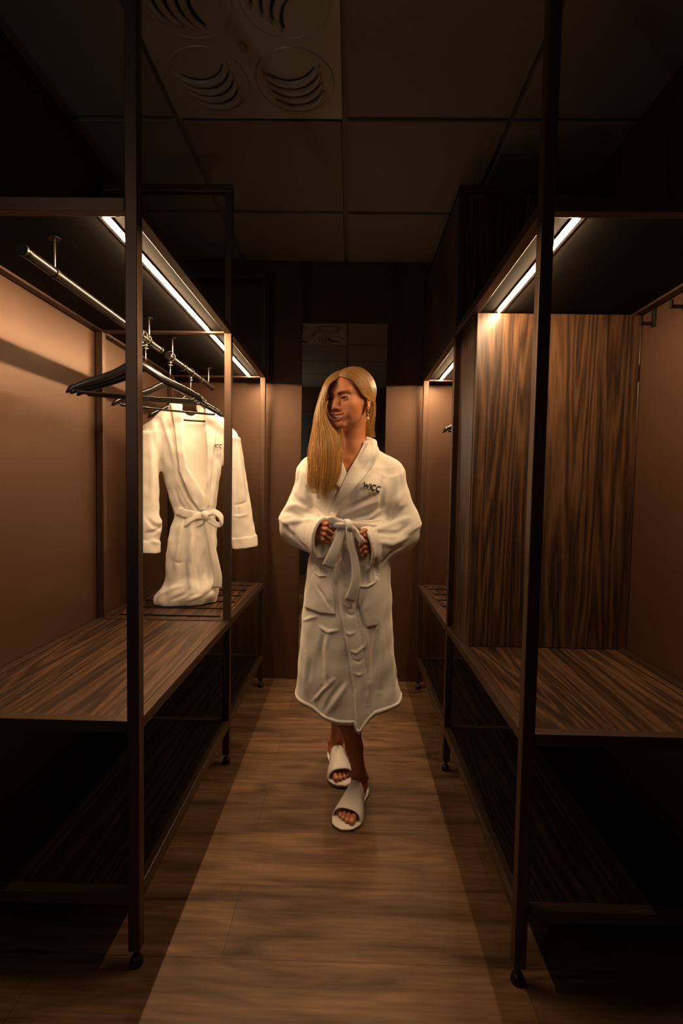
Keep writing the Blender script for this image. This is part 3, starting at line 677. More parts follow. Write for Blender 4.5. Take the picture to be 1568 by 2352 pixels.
# ---------------------------------------------------------------- her bathrobe
def robe_field():
    g = Grid((-.33, 1.62, .28), (.32, 2.06, 1.47), .0036)
    tors = [(.97, -.003, 1.865, .10, .09), (1.02, .0, 1.865, .143, .118), (1.085, .003, 1.862, .128, .106), (1.115, .003, 1.862, .130, .106),
            (1.17, .003, 1.860, .143, .112), (1.24, .002, 1.858, .150, .112), (1.30, .003, 1.866, .150, .098), (1.335, .004, 1.872, .125, .076), (1.365, .01, 1.874, .085, .060), (1.385, .012, 1.874, .07, .052)]
    g.loft(tors, 0, off=0, n=2.25)
    g.ell((-.058, 1.795, 1.215), (.062, .055, .06), .05); g.ell((.066, 1.795, 1.215), (.062, .055, .06), .05)
    # shoulders
    g.cone((-.06, 1.876, 1.33), SHR+NP((.012, 0, -.012)), .044, .056, .03); g.cone((.080, 1.876, 1.33), SHL+NP((-.018, 0, -.014)), .044, .056, .03)
    # skirt
    fold = wob(5, 1., 26.)
    def warp(X, Y, Z):
        th = np.arctan2(X, -(Y-1.865)); k = np.clip((.95-Z)/.5, 0, 1)
        e = k*(.006*np.sin(5*th+1.1+2.5*Z)+.004*np.sin(9*th-3*Z+.5)*k+.0018*fold(X, Y, Z*.4))
        # the flap that lies on top: its edge runs down to the right
        xe = np.interp(Z, (.30, .33, .40, .50, .62, .74, .86, .97, 1.06), (.041, .040, .037, .030, .012, -.013, -.034, -.052, -.055))
        fr = (Y < 1.85)
        st = np.clip((X-xe)/.005+.5, 0, 1)*fr*np.clip((1.04-Z)/.03, 0, 1)
        e = e+.0115*st*np.clip((.23-X)/.05, 0, 1)
        # stitched facing band along the edge
        e = e-.003*np.exp(-((X-xe-.052)/.0025)**2)*fr*(Z < 1.0)
        return X, Y, e
    sk = [(.30, .016, 1.865, .214, .150), (.42, .013, 1.865, .204, .150), (.50, .002, 1.865, .186, .146), (.60, -.001, 1.866, .176, .143), (.70, -.005, 1.866, .168, .140), (.78, -.005, 1.866, .164, .136), (.86, -.004, 1.866, .157, .134), (.95, -.003, 1.865, .150, .126), (1.03, .0, 1.865, .136, .110), (1.07, .003, 1.863, .126, .100)]
    g.loft(sk, .03, warp=warp, n=2.25)
    # hem: hollow inside, cut along a wavy line
    ins = [(z-.02 if i == 0 else z, cx, cy, a, b) for i, (z, cx, cy, a, b) in enumerate(sk[:6])]
    g.loft(ins, .01, 's', off=-.019, n=2.25, warp=lambda X, Y, Z: warp(X, Y, Z))
    def hemcut(X, Y, Z):
        fr = np.clip((1.90-Y)/.2, 0, 1)
        L = np.interp(X, (-.21, -.17, -.10, -.02, .030, .038, .044, .052, .075, .11, .16, .22), (.432, .412, .382, .368, .372, .372, .345, .342, .372, .402, .418, .428))
        return (Z-(L*fr+.425*(1-fr)))*.9
    g.put(hemcut, (-.33, 1.62, .28), (.32, 2.06, .50), .006, 's')
    # sleeves
    E1 = ELR+NP((.0, .0, .0)); C1 = q(741, 1236, 1.725)
    g.ell(SHR+NP((.012, 0, -.018)), (.058, .056, .050), .03); g.ellcone(SHR+NP((.008, 0, -.045)), E1, (0, 1, 0), (.066, .056), (.072, .052), .035, ext=(.0, .0)); g.ell(E1+NP((.003, -.004, -.004)), (.050, .066, .062), .03)
    g.ellcone(E1+NP((.01, -.005, -.018)), C1, (0, 0, 1), (.064, .055), (.071, .043), .03, ext=(0, 0))
    E2 = ELL; C2 = q(836, 1258, 1.728)
    g.ell(SHL+NP((-.018, 0, -.020)), (.058, .056, .050), .03); g.ellcone(SHL+NP((-.010, 0, -.045)), E2, (0, 1, 0), (.066, .056), (.070, .050), .035); g.ell(E2+NP((-.006, -.004, -.002)), (.046, .066, .062), .03)
    g.ellcone(E2+NP((-.01, -.005, -.018)), C2, (0, 0, 1), (.062, .055), (.069, .042), .03)
    # cuff bands and openings
    for E, C, rr in ((E1+NP((.01, -.005, -.018)), C1, (.073, .045)), (E2+NP((-.01, -.005, -.018)), C2, (.071, .044))):
        T = (C-E)/np.linalg.norm(C-E)
        g.ellcone(C-T*.034, C+T*.001, (0, 0, 1), (rr[0]+.002, rr[1]+.002), (rr[0]+.003, rr[1]+.003), .004)
        g.ellcone(C-T*.075, C+T*.03, (0, 0, 1), (rr[0]-.022, rr[1]-.016), (rr[0]-.009, rr[1]-.008), .006, 's')
    nk = [(.058, 1.785, 1.330), (.070, 1.795, 1.356), (.079, 1.820, 1.378), (.078, 1.850, 1.392), (.062, 1.885, 1.400), (.020, 1.908, 1.404), (-.030, 1.900, 1.400), (-.056, 1.865, 1.388), (-.060, 1.825, 1.364), (-.048, 1.790, 1.335)]
    for a, b in zip(nk[:-1], nk[1:]):
        c = NP((.012, 1.86, 0)); pa = NP(a); pb = NP(b); oa = (pa-c)*NP((1, 1, 0)); ob = (pb-c)*NP((1, 1, 0)); oa /= np.linalg.norm(oa); ob /= np.linalg.norm(ob)
        g.cone(pa+NP((0, 0, -.004)), pb+NP((0, 0, -.004)), .009, .009, .01); g.cone(pa+oa*.008+NP((0, 0, -.022)), pb+ob*.008+NP((0, 0, -.022)), .013, .013, .02)
    # open V at the neck, and room for the neck
    g.cone((.012, 1.862, 1.31), (.011, 1.860, 1.46), .053, .060, .006, 's')
    V_ = [(770, 960), (850, 960), (842, 1012), (822, 1045), (797, 1088), (786, 1066), (777, 1030)]
    def vcut(X, Y, Z):
        a, b = proj_px(X, Y, Z); return np.maximum(poly_sd(a, b, V_)*(1.78/FPX), Y-1.86)
    g.put(vcut, (-.06, 1.66, 1.25), (.09, 1.87, 1.46), .006, 's')
    return g
G = robe_field()
# folds read off the photo: (line, half width, height)
for pts, w_, h_ in [
    # right sleeve (picture left)
    ([(655, 1120), (680, 1150), (705, 1165)], .012, -.008), ([(650, 1165), (680, 1160), (712, 1172)], .010, .008), ([(645, 1178), (665, 1176), (700, 1190), (725, 1186)], .008, -.007),
    ([(652, 1200), (685, 1196), (720, 1192)], .010, .007), ([(655, 1215), (680, 1235), (705, 1262)], .010, -.005), ([(664, 1205), (676, 1228), (700, 1250)], .009, .005),
    ([(690, 1060), (684, 1100), (668, 1140)], .012, -.005), ([(706, 1120), (713, 1145), (716, 1165)], .009, -.016), ([(697, 1080), (706, 1115), (713, 1150)], .009, .006), ([(690, 1045), (697, 1075), (704, 1105)], .006, -.004),
    # left sleeve
    ([(880, 1100), (878, 1140), (876, 1168)], .010, -.014), ([(917, 1075), (922, 1110), (921, 1150)], .009, -.005), ([(925, 1130), (900, 1165), (880, 1195)], .010, .007), ([(932, 1165), (905, 1185), (880, 1205)], .009, -.008),
    ([(938, 1190), (908, 1200), (870, 1215)], .010, .008), ([(940, 1205), (915, 1225), (885, 1225), (862, 1222)], .008, -.008), ([(935, 1235), (900, 1250), (870, 1245)], .010, .006), ([(925, 1255), (895, 1272), (875, 1295)], .008, -.005), ([(865, 1215), (880, 1240), (878, 1280)], .006, -.004),
    # gathers above the belt
    ([(880, 1160), (850, 1178), (800, 1192)], .008, -.007), ([(876, 1172), (845, 1190), (805, 1200)], .006, .006), ([(872, 1150), (840, 1162), (785, 1185)], .008, .006), ([(868, 1135), (835, 1150), (790, 1172)], .008, -.005), ([(874, 1185), (850, 1196), (830, 1200)], .005, -.006),
    ([(725, 1165), (740, 1180), (752, 1190)], .006, -.006), ([(716, 1168), (730, 1188), (745, 1196)], .006, .005),
    # below the belt
    ([(740, 1240), (735, 1280), (730, 1300)], .007, -.007), ([(862, 1285), (864, 1310), (868, 1330)], .006, -.010), ([(850, 1280), (846, 1310), (848, 1340)], .007, .007),
    ([(795, 1200), (800, 1240), (798, 1300)], .010, .007), ([(782, 1225), (785, 1270), (790, 1310)], .007, -.006), ([(818, 1240), (818, 1300), (824, 1340)], .007, -.006),
    ([(727, 1340), (742, 1365), (762, 1395)], .007, -.006), ([(716, 1330), (735, 1362), (758, 1385)], .007, .006), ([(700, 1395), (735, 1412), (768, 1412)], .0035, -.0035),
    ([(697, 1425), (718, 1418), (728, 1416)], .005, .006), ([(735, 1440), (752, 1452), (775, 1448)], .005, .008), ([(755, 1452), (748, 1490), (752, 1560)], .008, .007), ([(742, 1455), (736, 1500), (742, 1560)], .009, -.005),
    ([(720, 1610), (745, 1580), (765, 1562)], .007, .010), ([(723, 1600), (738, 1580), (755, 1570)], .005, -.010), ([(760, 1630), (780, 1595), (795, 1572)], .009, .007), ([(745, 1632), (762, 1600), (785, 1572)], .008, -.006),
    ([(702, 1500), (702, 1560), (708, 1600)], .010, .006), ([(712, 1520), (706, 1570), (718, 1618)], .009, -.007),
    ([(788, 1345), (800, 1352), (815, 1350)], .004, -.006), ([(785, 1385), (800, 1395), (812, 1392)], .004, .006), ([(793, 1405), (805, 1415), (815, 1410)], .004, -.006), ([(790, 1450), (803, 1458), (815, 1452)], .004, .006), ([(805, 1495), (818, 1500), (838, 1482)], .004, .009), ([(810, 1515), (825, 1522), (835, 1510)], .004, -.005), ([(812, 1545), (825, 1552), (835, 1545)], .004, .005),
    ([(840, 1440), (842, 1475), (838, 1490)], .006, .007), ([(866, 1440), (858, 1500), (850, 1560)], .010, -.009), ([(880, 1440), (874, 1520), (872, 1590)], .012, .006), ([(850, 1500), (848, 1570), (842, 1620)], .008, .006), ([(890, 1400), (885, 1440), (888, 1500)], .010, -.004), ([(905, 1480), (908, 1540), (915, 1590)], .012, .004),
    ([(835, 1370), (825, 1400), (838, 1440)], .006, -.006), ([(848, 1380), (838, 1400), (834, 1380)], .006, .005), ([(760, 1330), (775, 1420), (790, 1480)], .005, .003)]:
    G.stroke(pts, w_*.95, h_*(.8 if w_ < .0045 else 1.65 if pts[0][1] < 1300 else 1.4))
wf = wob(11, .0011, 90.); X, Y, Z = G.ax[0][:, None, None], G.ax[1][None, :, None], G.ax[2][None, None, :]
G.v += wf(X, Y, Z).astype(np.float32)
RV = G.mesh()
robe = sdf_obj('bathrobe', RV, M['terry'], woman)
# shawl collar
colL = [(850, 992), (864, 1004), (868, 1036), (858, 1068), (830, 1104), (800, 1140), (778, 1172), (764, 1202), (752, 1200), (762, 1168), (778, 1126), (798, 1084), (820, 1048), (832, 1024), (836, 1004)]
colR = [(760, 1000), (778, 1018), (784, 1055), (796, 1086), (792, 1100), (780, 1124), (766, 1110), (758, 1060)]
def collar_mesh(G, poly, t, Ym, lo, hi):
    g = patch(G, poly, t, Ym, lo, hi); return g
gc = patch(G, colR, .008, 1.76, 1.66, 1.90); VR_ = gc.mesh()
g2_ = patch(G, colL, .012, 1.76, 1.66, 1.90); g2_.stroke([(846, 1002), (853, 1030), (848, 1058), (830, 1085)], .004, -.006); VL_ = g2_.mesh()
sdf_obj('collar', join(VR_, VL_), M['terry'], robe)
# pockets with a rolled top edge
for poly, edge in (([(719, 1316), (728, 1322), (744, 1324), (756, 1318), (764, 1340), (770, 1412), (735, 1408), (700, 1395), (702, 1362)], [(719, 1300), (722, 1314), (733, 1323), (749, 1322)]),
                   ([(824, 1346), (845, 1346), (860, 1338), (871, 1318), (873, 1370), (866, 1436), (842, 1441), (830, 1420), (822, 1385)], [(826, 1347), (844, 1347), (860, 1338), (870, 1318)])):
    gp = patch(G, poly, .007, 1.735, 1.66, 1.90, rnd=.003); po = sdf_obj('pocket', gp.mesh(), M['terry'], robe)
    L = G.line(edge, off=.006, step=4)
    part('pocket_hem', MB().tube(smooth_path(L, 22), [.002]+[.0048]*20+[.002], 12), M['terry'], po, True)
# hem roll round the bottom edge, following the cloth
def hem_path(G, zf, n=110, c=(.006, 1.865), off=-.004):
    out = []
    for i in range(n+1):
        th = 2*math.pi*i/n; D = NP((math.sin(th), -math.cos(th))); rr = np.linspace(.30, .08, 180)
        x = c[0]+D[0]*rr; y = c[1]+D[1]*rr; z = zf(x, y); v_ = G.sample(np.stack([x, y, z], -1)); j = np.nonzero(v_ < 0)[0]
        if len(j): out.append((x[j[0]]+D[0]*off, y[j[0]]+D[1]*off, z[j[0]]))
    return out
hl = hem_path(G, lambda X, Y: np.interp(X, (-.21, -.17, -.10, -.02, .030, .038, .044, .052, .075, .11, .16, .22), (.432, .412, .382, .368, .372, .372, .345, .342, .372, .402, .418, .428))*np.clip((1.90-Y)/.2, 0, 1)+.425*(1-np.clip((1.90-Y)/.2, 0, 1))+.013)
part('hem', MB().tube(hl, .0085, 12, cap=False), M['terry'], robe, True)
# belt: band, two tails and the half knot between her hands
bl = MB()
W_ = lambda *p: [q(*a) for a in p]
band = []
for i in range(29):
    th = math.radians(-75+330*i/28)*-1
    x, y = .003+.137*math.sin(th), 1.862-.114*math.cos(th); band.append((x, y, 1.088+.004*math.sin(2*th)))
ribbon(bl, band, (0, 0, 1), .038, .010)
ribbon(bl, smooth_path(W_((862, 1212, 1.752), (840, 1208, 1.735), (815, 1207, 1.722), (795, 1204, 1.712), (775, 1199, 1.700), (762, 1194, 1.694), (753, 1198, 1.692)), 26), [(0, -.15, 1)]*26, [.024]*6+[.026]*14+[.030]*6, .014)
ribbon(bl, smooth_path(W_((757, 1204, 1.700), (775, 1207, 1.698), (792, 1208, 1.700), (806, 1212, 1.700), (818, 1224, 1.698), (829, 1240, 1.694), (833, 1246, 1.700)), 26), [(.35, -.2, 1)]*26, [.022]*26, .015)
bo = part('belt', bl, M['terry'], robe, True)
t1 = MB(); ribbon(t1, smooth_path(W_((790, 1207, 1.706), (782, 1228, 1.702), (772, 1255, 1.700), (762, 1280, 1.702), (752, 1302, 1.708)), 20), (1, 0, .25), [.026, .027, .028, .030, .030, .031, .032, .033, .034, .035, .036, .037, .038, .039, .040, .041, .042, .042, .042, .040], .010)
part('belt_tail', t1, M['terry'], robe, True)
t2 = MB(); ribbon(t2, smooth_path(W_((800, 1206, 1.700), (801, 1222, 1.694), (806, 1250, 1.698), (815, 1290, 1.704), (817, 1325, 1.706), (812, 1352, 1.708), (802, 1380, 1.712)), 26), (1, .25, .1), [.020, .020, .021]+[.019+.0009*i for i in range(23)], .012)
part('belt_tail', t2, M['terry'], robe, True)
kn_ = MB(); ribbon(kn_, smooth_path(W_((796, 1196, 1.712), (800, 1200, 1.692), (803, 1212, 1.688), (801, 1222, 1.700)), 14), (1, 0, 0), .022, .013); part('belt_knot', kn_, M['terry'], robe, True)
# embroidered lettering on the chest
def embroider(G, x0, y0, sx, ang, parent, k=1., **kw):
    ca, sa = math.cos(ang), math.sin(ang)
    T = lambda p, bend=True: (x0+(p[0]*ca-(p[1]+.012*p[0]*p[0]*.0)*sa)*sx, y0+(p[0]*sa+p[1]*ca)*sx)
    arc = lambda cx, cy, r, a0, a1, n=9: [(cx+r*.9*math.cos(math.radians(a0+(a1-a0)*i/n)), cy+r*math.sin(math.radians(a0+(a1-a0)*i/n))) for i in range(n+1)]
    mb = MB(); mg = MB()
    def st(mb, pts, r, step=1.2):
        L = G.line([T(p) for p in pts], off=.0012, step=step, **kw)
        if len(L) > 1: mb.tube([Vector(p) for p in L], r, 6)
    for L in ([(0, 0), (3.6, 13), (7.6, 3), (11.2, 13), (15.2, 0)], [(18.6, 0), (18.6, 13)], arc(28, 6.5, 6.6, -50, -310), arc(40.5, 6.5, 6.6, -50, -310)): st(mb, L, .0019*k)
    st(mb, [(-5, 16.4), (4, 14.8), (16, 15.8), (26, 17.6), (36, 18.4), (46, 16.8)], .0006*k)
    xx = -5.0
    for ch in ([[(0, 0), (0, 3)], [(1.6, 0), (1.6, 3)], [(0, 1.5), (1.6, 1.5)]], [arc(.8, 1.5, 1.5, 0, 360, 8)], [[(0, 0), (2, 0)], [(1, 0), (1, 3)]], [[(1.6, 0), (0, 0), (0, 3), (1.6, 3)], [(0, 1.5), (1.4, 1.5)]], [[(0, 0), (0, 3), (1.5, 3)]]):
        for L in ch: st(mb, [(xx+a, 19+b) for a, b in L], .00028*k, .5)
        xx += 2.9
    for i in range(4):
        cx, cy = 18+6.2*i, 22.6; st(mg, [(cx+2.1*math.sin(2*math.pi*j*2/5), cy-2.1*math.cos(2*math.pi*j*2/5)) for j in range(6)], .00055*k, .7)
    part('embroidered_lettering', mb, M['thread'], parent, True); part('embroidered_stars', mg, M['goldthread'], parent, True)
embroider(G, 837, 1107, .88, math.radians(17), robe)
# ---------------------------------------------------------------- slippers
def slipper(fr, big, name):
    L = fr[3]; P = lambda u, v, w_: fpt(fr, u, v, w_)
    prof = [(0, .004), (.004, .018), (.018, .031), (.045, .037), (.085, .035), (.12, .037), (.16, .049), (.20, .056), (.225, .054), (.250, .042), (.262, .028), (.270, .004)]
    k = L/.27; out = []
    vs = [p[0] for p in prof]; hs = [p[1] for p in prof]; T = np.r_[0:math.pi:40j]
    vv = .135-.135*np.cos(T); hh = np.interp(vv, vs, hs)
    bulge = lambda v_: .006*big*math.exp(-((v_-.20)/.05)**2)
    ring = [(h_+bulge(v_), v_*k) for v_, h_ in zip(vv, hh)]+[(-h_+bulge(v_), v_*k) for v_, h_ in list(zip(vv, hh))[::-1]]
    def slab(z0, z1, sc, r):
        mb = MB(); n = len(ring); lay = [(z0, sc-r), (z0+r*.4, sc), (z1-r*.4, sc), (z1, sc-r), (z1+.0001, sc-.4)]
        V = []; F = []
        for z_, s_ in lay:
            for u, v_ in ring: V.append(P(u*s_, .135*k+(v_-.135*k)*(1-(1-s_)*.35), z_))
        for i in range(len(lay)-1):
            for j in range(n): F.append((i*n+j, i*n+(j+1) % n, (i+1)*n+(j+1) % n, (i+1)*n+j))
        F.append(tuple(range(n))[::-1]); F.append(tuple((len(lay)-1)*n+j for j in range(n))); return mb.add(V, F)
    so = part(name, slab(.0055, .0135, 1.0, .03), M['slip'], woman, True)
    part('outsole', slab(.0005, .006, .97, .02), M['sole'], so, True)
    b = MB(); V = []; F = []; nu, nv = 26, 14
    for t in (0, .0035):
        for i in range(nv+1):
            f = i/nv
            for j in range(nu+1):
                a = math.pi*j/nu; c_, s_ = math.cos(a), math.sin(a)
                v_ = .092+(.222-.092)*f+.010*(1-f)*c_**2-.006*f*s_
                hw_ = np.interp(v_, vs, hs)+.001+bulge(v_)*0; hgt = .078*(1-f)+.046*f-.004*math.sin(math.pi*f)
                V.append(P(bulge(v_)+math.copysign(abs(c_)**.72, c_)*(hw_-t), v_*k, .008+math.copysign(abs(s_)**.85, s_)*(hgt-t)))
    m_ = (nu+1)*(nv+1); I = lambda t, i, j: t*m_+i*(nu+1)+j
    for i in range(nv):
        for j in range(nu):
            F.append((I(0, i, j), I(0, i, j+1), I(0, i+1, j+1), I(0, i+1, j))); F.append((I(1, i, j), I(1, i+1, j), I(1, i+1, j+1), I(1, i, j+1)))
    for j in range(nu): F.append((I(0, 0, j), I(1, 0, j), I(1, 0, j+1), I(0, 0, j+1))); F.append((I(0, nv, j), I(0, nv, j+1), I(1, nv, j+1), I(1, nv, j)))
    part('slipper_band', b.add(V, F), M['slip'], so, True)
slipper(FRONT, 1, 'slipper'); slipper(REAR, -1, 'slipper')

# ---------------------------------------------------------------- hair: strands laid from the parting down the guides
def strands(rows, n, seed, r0=.00085, ev=.20):
    """rows: list of levels, each (inner px,py,Y),(outer px,py,Y); strands interpolate between the two edges"""
    r = np.random.RandomState(seed); V = []; F = []; C = []; base = 0; ns = 5
    rows = [[NP(q(*a)) for a in row] for row in rows]
    cl = np.sort(r.rand(34)); ct = r.rand(34)
    for _ in range(n):
        s = r.rand(); ci = int(np.argmin(abs(cl-s))); dep = r.rand()**1.5; jit = r.normal()*.0012; ph = r.rand()*6.28; amp = .0007+.0018*r.rand(); end = 1-ev*(r.rand()**1.6+.4*ct[ci]); tone = .55*ct[ci]+.45*r.rand()
        K = []
        for i, row in enumerate(rows):
            m_ = len(row)-1; u_ = i/(len(rows)-1); t = np.clip(s+(cl[ci]-s)*.75*u_**1.2+r.normal()*.008+.012*math.sin(ct[ci]*50+u_*5)*u_, 0, 1)*m_; a = min(int(t), m_-1); f = t-a; K.append(row[a]*(1-f)+row[a+1]*f)
        P = NP(smooth_path(K, 30)); P = P[:max(8, int(30*end))]
        if len(P) < 4: continue
        tt = np.linspace(0, 1, len(P)); P[:, 0] += jit*tt*3+amp*np.sin(tt*9+ph)*tt; P[:, 1] += dep*.014*np.sin(np.pi*np.clip(tt+.15, 0, 1))+amp*np.cos(tt*8+ph)*tt
        for _i in range(4):
            Lp = toL(P); d0 = HG.sample(Lp); eps = .004; gr = np.stack([HG.sample(Lp+NP(e))-HG.sample(Lp-NP(e)) for e in ((eps, 0, 0), (0, eps, 0), (0, 0, eps))], 1); gl = np.linalg.norm(gr, axis=1)[:, None]+1e-9
            tgt = .0025+.008*(1-dep)*np.clip(tt*6, 0, 1); mv = np.clip(tgt-d0, 0, .02)*(d0 < .5); P = P+((gr/gl*mv[:, None])@HMn.T)
        rad = r0*(.75+.6*r.rand())*np.clip(1.25-tt**3*1.2, .15, 1)
        T = np.gradient(P, axis=0); T /= np.linalg.norm(T, axis=1)[:, None]+1e-9; A = np.cross(T, (0, 1, .01)); A /= np.linalg.norm(A, axis=1)[:, None]+1e-9; B = np.cross(T, A); k = len(P)
        ring = np.stack([P+(A*math.cos(2*math.pi*j/ns)+B*math.sin(2*math.pi*j/ns))*rad[:, None] for j in range(ns)], 1).reshape(-1, 3)
        i = np.arange(k-1)[:, None]*ns; j = np.arange(ns)[None]; jn = (j+1) % ns
        F.append((np.stack([i+j, i+jn, i+ns+jn, i+ns+j], -1).reshape(-1, 4))+base); V.append(ring); base += len(ring)
        rootc = NP((.13, .062, .022)); tipc = NP((.72, .40, .10)); lo = NP((.22, .10, .025)); mixc = lo*(1-tone)+tipc*tone
        cc = rootc+(mixc-rootc)*np.clip(tt*1.25, 0, 1)[:, None]; C.append(np.repeat(cc, ns, 0))
    return np.concatenate(V), np.concatenate(F), np.concatenate(C)
sc = 1.
Hs = []
# falls forward over her right shoulder (picture left); columns run from the face side to the outer side
# falls forward over her right shoulder (picture left); rows run from the face side to the outer side
Hs.append(strands([
    [(780, 868, 1.765), (783, 856, 1.80), (788, 849, 1.86)],
    [(768, 872, 1.748), (765, 862, 1.78), (770, 855, 1.86)],
    [(755, 884, 1.740), (750, 878, 1.765), (752, 869, 1.85)],
    [(749, 902, 1.738), (742, 900, 1.760), (740, 894, 1.83)],
    [(746, 925, 1.740), (738, 925, 1.750), (732, 922, 1.81)],
    [(748, 955, 1.742), (737, 953, 1.735), (724, 955, 1.79)],
    [(759, 978, 1.745), (741, 978, 1.722), (720, 980, 1.785)],
    [(776, 1000, 1.742), (746, 1006, 1.708), (714, 1012, 1.78)],
    [(784, 1030, 1.732), (747, 1036, 1.698), (709, 1040, 1.765)],
    [(782, 1062, 1.718), (747, 1070, 1.690), (709, 1070, 1.745)],
    [(778, 1092, 1.708), (744, 1100, 1.685), (707, 1102, 1.735)],
    [(770, 1120, 1.702), (742, 1132, 1.684), (711, 1128, 1.727)],
    [(764, 1142, 1.702), (741, 1160, 1.686), (724, 1150, 1.722)]], 1700, 1))
Hs.append(strands([
    [(772, 900, 1.90), (745, 905, 1.86)], [(775, 950, 1.86), (736, 950, 1.83)], [(780, 985, 1.80), (732, 985, 1.80)], [(786, 1020, 1.765), (728, 1020, 1.785)], [(784, 1060, 1.735), (725, 1060, 1.755)], [(778, 1100, 1.712), (722, 1100, 1.735)], [(768, 1135, 1.705), (724, 1135, 1.72)]], 380, 5))
# swept back over her left ear and behind the shoulder (picture right)
Hs.append(strands([
    [(780, 868, 1.765), (784, 855, 1.80), (790, 849, 1.87)],
    [(792, 872, 1.755), (802, 856, 1.79), (812, 850, 1.87)],
    [(806, 880, 1.755), (822, 866, 1.79), (834, 860, 1.87)],
    [(817, 893, 1.760), (836, 882, 1.80), (849, 877, 1.87)],
    [(825, 906, 1.775), (845, 899, 1.81), (857, 896, 1.87)],
    [(836, 915, 1.80), (851, 915, 1.82), (860, 915, 1.87)],
    [(849, 922, 1.83), (855, 932, 1.84), (860, 938, 1.87)],
    [(848, 942, 1.845), (853, 952, 1.85), (859, 960, 1.875)],
    [(840, 962, 1.85), (849, 970, 1.86), (857, 978, 1.88)],
    [(837, 985, 1.86), (848, 990, 1.872), (857, 994, 1.895)],
    [(838, 1004, 1.875), (850, 1010, 1.895), (862, 1010, 1.92)]], 1300, 2, ev=.02))
# back of the head and behind the neck
Hs.append(strands([
    [(765, 868, 1.90), (800, 850, 1.93), (838, 870, 1.90)], [(748, 905, 1.92), (800, 890, 1.955), (855, 905, 1.92)], [(742, 945, 1.91), (800, 945, 1.955), (857, 945, 1.92)], [(752, 985, 1.90), (805, 985, 1.94), (855, 985, 1.92)], [(765, 1015, 1.90), (810, 1015, 1.935), (852, 1015, 1.92)]], 600, 3, .0015, .02))
V_h, F_h = join(*[h_[:2] for h_ in Hs]); C_h = np.concatenate([h_[2] for h_ in Hs])
hair = mesh_obj('hair', V_h, F_h, M['hair'], woman, True); paint(hair, C_h)
# scalp cap under the strands
gs = Grid((-.10, -.12, -.12), (.10, .13, .14), .002)
gs.ell((0, .022, .040), (.079, .096, .084), 0); gs.ell((0, .045, -.02), (.058, .055, .07), .04)
def facecut(X, Y, Z):
    return np.maximum(Y+.012+.55*(Z-.0)*(Z > 0)*.9-.0*X, -1)*1.0
def fc(X, Y, Z): return (Y-np.interp(Z, (-.06, 0, .025, .042, .055, .066, .085), (.03, .004, -.018, -.038, -.060, -.095, -.2)))*.6
gs.put(fc, (-.1, -.12, -.12), (.1, .06, .1), .01, 's')
gs.ell((.075, .010, -.010), (.02, .022, .034), .006, 's')
cv, cf = gs.mesh(); cap = mesh_obj('hair_underlayer', toW(cv), cf, M['hair'], hair, True); paint(cap, np.tile(NP((.13, .062, .022)), (len(cv), 1)))
# earring
eb = toW((.0765, -.001, -.041)); er = MB().tube([Vector(eb+NP((.0065*math.sin(a)*.4, -.0065*math.sin(a), -.0065+.0065*math.cos(a)))) for a in np.linspace(0, 6.2, 18)], .0012, 8)
er.tube([Vector(eb+NP((0, -.002, -.013))), Vector(eb+NP((0, -.002, -.024)))], .0012, 6)
eo = part('earring', er, M['gold'], woman, True); part('pearl', MB().lathe([(.0006, .0055), (.0035, .0042), (.0053, .0008), (.0052, -.002), (.003, -.0048), (.0005, -.0057)], 16, tuple(eb+NP((0, -.002, -.0295)))), M['pearl'], eo, True)
rc = (HR[0].mean(0)); ra = q(747, 1205.5, 1.7065); part('finger_ring', MB().tube([Vector(ra+NP((.0015*math.cos(a), -.0088*math.cos(a)*.9, .0088*math.sin(a)))) for a in np.linspace(0, 6.28, 18)], .0009, 6), M['gold'], woman, True)

